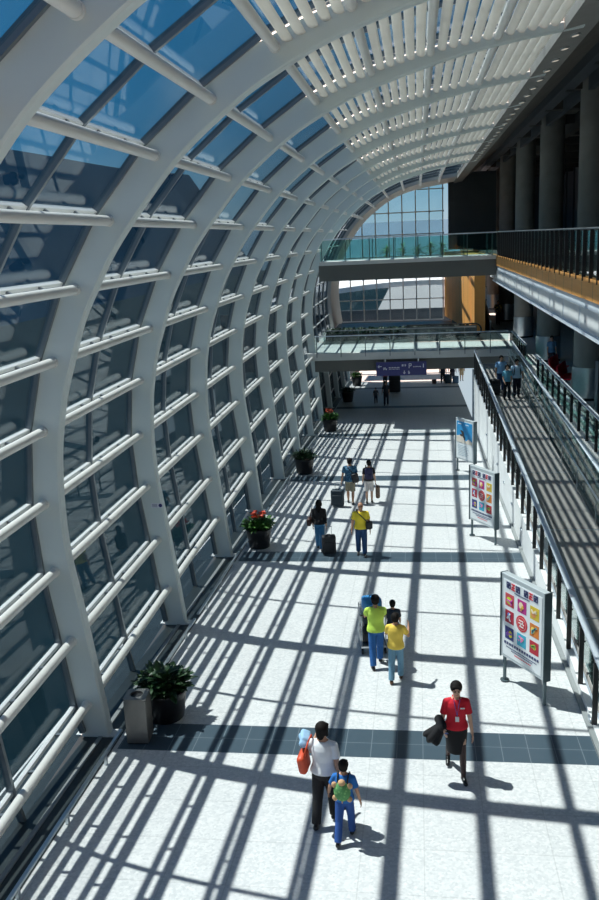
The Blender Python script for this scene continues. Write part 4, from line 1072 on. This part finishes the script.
luggage('suitcase', tl((-.02,.06,.55)), R(14), (.42,.36,.26), NV, 'dark navy bag in the middle of the trolley stack', wheels=False)
o = luggage('holdall', tl((.0,.02,.86)), R(20), (.40,.32,.30), col('blue_nylon', (.03,.22,.50), .6, .2), 'bright blue holdall on top of the trolley stack', 'bag', wheels=False)
Ch = person('small child in dark clothes ahead of the yellow-shirted youth, mostly hidden', -.62, 17.95, fz(17.95), R(5), 1.22, False, .010,
   ((.2,.1),(-.2,.15)), ((.2,.15,.4),(.1,.12,.3)), .03, (0,0), ((.02,.03,.05),.6,.9), ('trousers',(.02,.03,.05),.03), 'shoe', 'short', 'skin', 1.0)

# 5 youth in yellow
Yl = person('youth in yellow T-shirt and faded jeans walking away beside the lime green shirt', -.52, 16.5, fz(16.5), R(-4), 1.48, False, .0085,
   ((.20,.10),(-.16,.14)), ((.35,.42,1.9,.2),(.55,.25,.6)), .04, (-.1, 0), ((.95,.66,.10),.5,.88), ('trousers',(.16,.32,.44),.03), 'brownshoe', 'short', 'skin', 1.0)
# 6 man in yellow facing
Ym = person('balding man in yellow T-shirt and jeans walking towards the camera', -1.75, 25.0, fz(25.0), R(184), 1.66, False, .009,
   ((-.12,.12),(.16,.05)), ((.02,.22,.15),(.02,.20,.35)), .02, (0, -.05), ((.95,.74,.05),.5,.90), ('trousers',(.02,.07,.18),.03), 'shoe', 'bald', 'skin', 1.08, haircol='hair')
c = carried('crossbody_bag', Ym, 'black crossbody bag on the balding man in yellow', 'bag')
b = NB(); rbox(b, (-.24,.10,.98), (.20,.12,.24), .04, Euler((0,0,.4))); obj('body', b, BK, c, True)
strap('strap', [(-.2,.14,1.08),(-.06,.165,1.24),(.08,.14,1.38),(.13,.06,1.45),(.12,-.06,1.44),(.0,-.16,1.25),(-.2,-.1,1.08)], .016, M['black'], c)
# 7 woman black top, long hair
Wb = person('long-haired woman in black top and blue jeans walking away', -3.06, 25.55, fz(25.55), R(-3), 1.60, True, .009,
   ((-.18,.15),(.22,.08)), ((-.12,.14,.10),(-.05,.12,.2)), .02, (0,0), ((.012,.012,.014),1.6,.93), ('trousers',(.05,.22,.42),.03), 'shoe', 'long', 'skin2', 1.02)
c = carried('handbag', Wb, 'dark brown handbag on the long-haired woman', 'bag'); DB = col('dark_brown_leather', (.05,.02,.015), .5)
b = NB(); rbox(b, (-.30,-.04,.93), (.13,.30,.24), .05); obj('body', b, DB, c, True); strap('strap', [(-.28,.08,1.0),(-.24,.04,1.25),(-.20,0,1.43),(-.24,-.08,1.25),(-.28,-.12,1.0)], .010, DB, c)
hw = world(Wb, Wb['hand'][1])
luggage('suitcase', (hw.x+.10, hw.y-.42, fz(hw.y-.42)), R(10), (.42,.26,.56), BK, 'black wheeled suitcase pulled by the long-haired woman', up=.25)
# 8 patterned shirt man
Mp = person('man in blue patterned shirt and khaki shorts walking away', -2.55, 31.4, fz(31.4), R(0), 1.74, False, .010,
   ((-.20,.18),(.20,.08)), ((.0,.16,.25),(-.16,.28,.10)), .03, (-.1,0), (pattern_material('blue_patterned_cotton', (.02,.10,.20), (.14,.34,.46), 26),.5,.88), ('shorts',(.34,.31,.22),.5), 'shoe', 'short', 'skin', 1.08)
c = carried('shoulder_bag', Mp, 'black shoulder bag on the man in the blue patterned shirt', 'bag')
b = NB(); rbox(b, (.20,-.14,1.02), (.26,.14,.36), .06, Euler((0,R(-10),.3))); obj('body', b, BK, c, True); strap('strap', [(.16,-.13,1.15),(.02,-.16,1.32),(-.10,-.06,1.46),(-.10,.06,1.44),(.05,.16,1.25),(.2,.1,1.08)], .015, M['black'], c)
hw = world(Mp, Mp['hand'][-1])
luggage('suitcase', (hw.x-.12, hw.y-.40, fz(hw.y-.40)), R(-8), (.46,.28,.60), NV, 'dark wheeled suitcase pulled by the man in khaki shorts', up=.25)
# 9 black shirt, white shorts
Mb = person('person in black T-shirt and white shorts walking away', -1.86, 31.5, fz(31.5), R(4), 1.62, False, .010,
   ((.05,.10),(-.08,.10)), ((.0,.16,.20),(.0,.16,.2)), .02, (.3,0), ((.012,.012,.016),.5,.92), ('shorts',(.66,.62,.60),.5), 'shoe', 'short', 'skin2', .98)
c = carried('backpack', Mb, 'navy backpack on the person in white shorts', 'backpack')
b = NB(); rbox(b, (0,-.22,1.18), (.28,.16,.42), .06); obj('body', b, col('navy_nylon', (.012,.015,.07), .6), c, True)
b = NB(); rbox(b, (0,-.31,1.08), (.20,.05,.18), .02); obj('pocket', b, col('navy_nylon', (.012,.015,.07), .6), c, True)
for q in (1,-1): strap('shoulder_strap', [(q*.09,-.14,1.32),(q*.10,-.05,1.46),(q*.11,.06,1.44),(q*.12,.14,1.28),(q*.13,.05,1.1)], .014, M['black'], c)
hw = Mb['hand'][1]; c = carried('carrier_bag', Mb, 'brown woven carrier bag held by the person in white shorts', 'bag')
b = NB(); rbox(b, hw + Vector((.08,-.02,-.32)), (.16,.36,.46), .07); obj('body', b, pattern_material('woven_brown', (.16,.10,.07), (.34,.26,.19), 40), c, True)
strap('handle', [hw + Vector((.06,-.1,-.11)), hw + Vector((.0,-.02,.0)), hw + Vector((.0,.03,.0)), hw + Vector((.06,.08,-.11))], .010, M['pot'], c)
# 10-12 on the ramp
LB = (.22,.46,.70)
r1 = person('man in light blue shirt on the ramp, hindmost of the three', 3.90, 42.4, rz_(42.4), R(184), 1.76, False, .010,
   ((.12,.1),(-.1,.1)), ((.1,.16,.3),(.1,.2,.5)), .02, (0,0), ((.26,.48,.74),.5,.92), ('trousers',(.02,.05,.14),.03), 'shoe', 'short', 'skin', 1.06, None, None, True)
hw = world(r1, r1['hand'][1])
luggage('suitcase', (3.55, 41.75, rz_(41.75)), R(5), (.5,.36,.72), BK, 'large black suitcase beside the hindmost man on the ramp')
r2 = person('woman in pale blue blouse and black trousers, in front on the ramp', 4.02, 40.7, rz_(40.7), R(184), 1.62, True, .010,
   ((-.12,.15),(.14,.05)), ((.05,.14,.7,.3),(.1,.16,.6,.3)), .02, (0,0), ((.18,.50,.66),.5,.93), ('trousers',(.012,.012,.02),.03), 'shoe', 'bob', 'skin2', .98)
r3 = person('man in white and blue shirt with dark backpack on the ramp, rightmost of three', 4.50, 41.2, rz_(41.2), R(184), 1.78, False, .010,
   ((.10,.1),(-.1,.1)), ((.05,.16,.4),(.05,.18,.3)), .02, (.3,0), ((.42,.60,.76),.5,.90), ('trousers',(.012,.014,.03),.03), 'shoe', 'short', 'skin', 1.08, None, None, True)
c = carried('backpack', r3, 'dark backpack worn by the rightmost man on the ramp', 'backpack')
b = NB(); rbox(b, (0,-.24,1.16), (.34,.18,.46), .06); obj('body', b, NV, c, True)
for q in (1,-1): strap('shoulder_strap', [(q*.11,-.16,1.32),(q*.12,-.05,1.47),(q*.13,.09,1.42),(q*.14,.16,1.25),(q*.15,.08,1.05)], .022, M['black'], c)
# 13.. shade
a1 = person('adult silhouette in dark clothes holding a child by the hand under the footbridge', -2.15, 58.2, fz(58.2), R(176), 1.66, True, .013,
   ((.12,.1),(-.12,.1)), ((-.02,.25,.2),(.05,.15,.3)), .02, (0,0), ((.05,.05,.06),.6,.9), ('trousers',(.02,.02,.03),.03), 'shoe', 'bob', 'skin', 1.0)
a2 = person('small child silhouette holding an adult hand under the footbridge', -2.88, 59.2, fz(59.2), R(176), 1.12, False, .013,
   ((.12,.1),(-.12,.1)), ((.0,.2,.2),(-.02,.35,.1)), .02, (0,0), ((.08,.08,.09),.6,.9), ('trousers',(.03,.03,.05),.03), 'shoe', 'short', 'skin', 1.0)
a3 = person('person with a tall luggage trolley at the sunlit edge beyond the footbridge shade', -1.75, 66.3, fz(66.3), R(180), 1.74, False, .013,
   ((.12,.1),(-.12,.1)), ((.7,.1,.4),(.7,.1,.4)), .05, (0,0), ((.03,.03,.04),.6,.9), ('trousers',(.02,.02,.03),.03), 'shoe', 'short', 'skin', 1.1)
o = luggage('suitcase', (-1.75, 65.4, fz(65.4)), 0, (.85,.5,1.35), BK, 'tall dark stack of luggage before the trolley pusher in shade', 'luggage')
a4 = person('person with pinkish top half hidden by the direction sign, beyond the shade', -2.6, 69.0, fz(69.0), R(180), 1.66, True, .013,
   ((.12,.1),(-.12,.1)), ((.1,.2,.6),(.1,.2,.6)), .02, (0,0), ((.45,.16,.18),.6,.9), ('trousers',(.03,.03,.04),.03), 'shoe', 'long', 'skin', 1.0)
a5 = person('person in black pulling a suitcase, left one of the far sunlit group', 1.95, 71.0, fz(71.0), R(178), 1.72, False, .013,
   ((.15,.1),(-.15,.1)), ((.0,.16,.2),(.0,.2,.2)), .02, (0,0), ((.02,.02,.025),.6,.85), ('trousers',(.015,.015,.02),.03), 'shoe', 'short', 'skin', 1.12)
luggage('suitcase', (2.35, 70.3, fz(70.3)), 0, (.5,.32,.66), NV, 'dark suitcase between the two black-clad people of the far group')
luggage('travel_bag', (1.25, 70.2, fz(70.2)), 0, (.36,.26,.34), DB, 'small brown bag on the floor left of the far group', 'bag', wheels=False)
a6 = person('person in black with bare arms, middle one of the far sunlit group', 2.72, 71.2, fz(71.2), R(176), 1.72, False, .013,
   ((.15,.1),(-.15,.1)), ((.2,.3,.8),(.0,.25,.2)), .02, (0,0), ((.02,.02,.03),.5,.88), ('shorts',(.05,.05,.07),.5), 'shoe', 'short', 'skin', 1.12)
luggage('suitcase', (2.95, 70.4, fz(70.4)), 0, (.46,.3,.56), col('slate_blue_nylon', (.06,.12,.20), .6), 'slate blue suitcase before the middle person of the far group')
a7 = person('person in tan clothes, right one of the far sunlit group', 3.3-.75+.95, 72.2, fz(72.2), R(180), 1.66, True, .013,
   ((.15,.1),(-.15,.1)), ((.1,.2,.3),(.0,.2,.2)), .02, (0,0), ((.52,.36,.20),.5,.88), ('shorts',(.50,.36,.22),.5), 'brownshoe', 'short', 'skin', 1.0)
a8 = person('person in black and yellow patterned top standing by the far steel-sleeved columns', 5.75, 65.2, 1.45, R(190), 1.72, False, .013,
   ((.1,.1),(-.1,.1)), ((.1,.25,.8,.2),(.1,.25,.8,.2)), .02, (0,0), (pattern_material('black_yellow_cotton', (.02,.02,.02), (.75,.55,.03), 9),.5,.9), ('trousers',(.03,.03,.04),.03), 'shoe', 'short', 'skin', 1.1)
a9 = person('person in blue top standing behind the red seats on the concourse', 6.3, 43.0, 1.45, R(180), 1.62, True, .012,
   ((.05,.05),(-.05,.05)), ((.05,.12,.5),(.05,.12,.5)), .02, (0,0), ((.10,.24,.42),.5,.9), ('trousers',(.03,.03,.05),.03), 'shoe', 'short', 'skin2', 1.0)
# ------------------------------------------------------------------ outside
bm = NB(); box(bm, -400, -7.2, -200, 600, -5.4, -5.0); tag(obj('ground_outside', bm, M['ground']), 'dark ground outside the glass wall', None, None, 'structure')
bm = NB(); box(bm, -7.2, 400, 100, 600, -5.4, -5.0); obj('ground_beyond', bm, M['kerb'])['kind'] = 'structure'
bm = NB(); box(bm, -20, 20, 89, 89.4, -5, .9); obj('wall_service', bm, M['black_wall'])['kind'] = 'structure'
# white canopy roof beyond the end wall
bm = NB(); prev = None
for q in range(17):
    t = q / 16; x = -16 + 34*t; z = 1.6 + 2.0*math.sin(PI*t)**.8
    vs = [bm.verts.new((x, 90, z-.5)), bm.verts.new((x, 90, z)), bm.verts.new((x, 128, z+.6)), bm.verts.new((x, 128, z-.5))]
    if prev:
        for k in range(4): bm.faces.new((prev[k], prev[(k+1)%4], vs[(k+1)%4], vs[k]))
    else: bm.faces.new(vs)
    prev = vs
bm.faces.new(prev[::-1])
tag(obj('canopy_roof', bm, M['canopy']), 'white curved canopy roof outside beyond the far glass wall', 'roof')
# distant hazy range
def ridge(name, pts, depth, m, label, n=60, base=-6):
    bm = NB(); prev = None; rnd = random.Random(3)
    for q in range(n + 1):
        t = q / n; x = pts[0][0]*(1-t) + pts[1][0]*t; y = pts[0][1]*(1-t) + pts[1][1]*t
        h = pts[0][2]*(1-t) + pts[1][2]*t; h *= .985 + .015*math.sin(q*.23)
        dx, dy = depth
        vs = [bm.verts.new((x, y, base)), bm.verts.new((x+dx*.5, y+dy*.5, h)), bm.verts.new((x+dx, y+dy, base))]
        if prev:
            for k in range(3): bm.faces.new((prev[k], prev[(k+1)%3], vs[(k+1)%3], vs[k]))
        else: bm.faces.new(vs)
        prev = vs
    bm.faces.new(prev[::-1]); return tag(obj(name, bm, m), label, 'hill')
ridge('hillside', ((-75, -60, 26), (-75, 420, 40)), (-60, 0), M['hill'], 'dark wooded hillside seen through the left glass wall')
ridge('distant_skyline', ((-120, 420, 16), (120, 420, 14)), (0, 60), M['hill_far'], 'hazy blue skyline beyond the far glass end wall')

# ------------------------------------------------------------------ light, sky, camera
sd = Vector((.49, -.18, -1)).normalized()
sun = bpy.data.lights.new('sun', 'SUN'); sun.energy = 21; sun.angle = R(.53); sun.color = (1, .76, .64)
so = bpy.data.objects.new('sun', sun); C.objects.link(so); so.rotation_euler = sd.to_track_quat('-Z', 'Y').to_euler(); so.location = (-20, 10, 40)
W = bpy.data.worlds.new('sky'); bpy.context.scene.world = W; W.use_nodes = True
nt = W.node_tree; nt.nodes.clear(); out = nt.nodes.new('ShaderNodeOutputWorld'); bg = nt.nodes.new('ShaderNodeBackground')
tc = nt.nodes.new('ShaderNodeTexCoord'); sp = nt.nodes.new('ShaderNodeSeparateXYZ'); nt.links.new(tc.outputs['Generated'], sp.inputs[0])
cr = nt.nodes.new('ShaderNodeValToRGB'); e = cr.color_ramp.elements
e[0].position = 0; e[0].color = (.66, .82, .92, 1); e[1].position = 1; e[1].color = (.02, .14, .46, 1)
for p_, c_ in ((.05, (.42, .68, .86, 1)), (.12, (.08, .38, .68, 1)), (.5, (.03, .24, .54, 1))): q = e.new(p_); q.color = c_
nt.links.new(sp.outputs[2], cr.inputs[0])
no = nt.nodes.new('ShaderNodeTexNoise'); no.inputs['Scale'].default_value = 3.5; no.inputs['Detail'].default_value = 6; nt.links.new(tc.outputs['Generated'], no.inputs['Vector'])
cl = nt.nodes.new('ShaderNodeValToRGB'); cl.color_ramp.elements[0].position = .56; cl.color_ramp.elements[1].position = .8; nt.links.new(no.outputs['Fac'], cl.inputs[0])
mx = nt.nodes.new('ShaderNodeMix'); mx.data_type = 'RGBA'; mx.inputs[7].default_value = (.85, .9, .95, 1)
nt.links.new(cl.outputs[0], mx.inputs[0]); nt.links.new(cr.outputs[0], mx.inputs[6]); nt.links.new(mx.outputs[2], bg.inputs[0])
bg.inputs[1].default_value = 1.45; nt.links.new(bg.outputs[0], out.inputs[0])

cam = bpy.data.cameras.new('camera'); cam.sensor_width = 36; cam.sensor_fit = 'AUTO'; cam.lens = 880/900*36; cam.clip_end = 2000
co = bpy.data.objects.new('camera', cam); C.objects.link(co)
rot = Matrix(((.99079767, .01246397, .13477623), (.12809173, .23538224, -.96342499), (-.04373203, .97182295, .23161964)))
co.matrix_world = Matrix.Translation((0, 0, 8)) @ rot.to_4x4()
sc = bpy.context.scene; sc.camera = co
sc.view_settings.view_transform = 'Standard'; sc.view_settings.look = 'None'; sc.view_settings.gamma = 1
sc.view_settings.use_curve_mapping = False; sc.view_settings.exposure = -1.0
sc.cycles.max_bounces = 10; sc.cycles.transparent_max_bounces = 24; sc.cycles.diffuse_bounces = 4
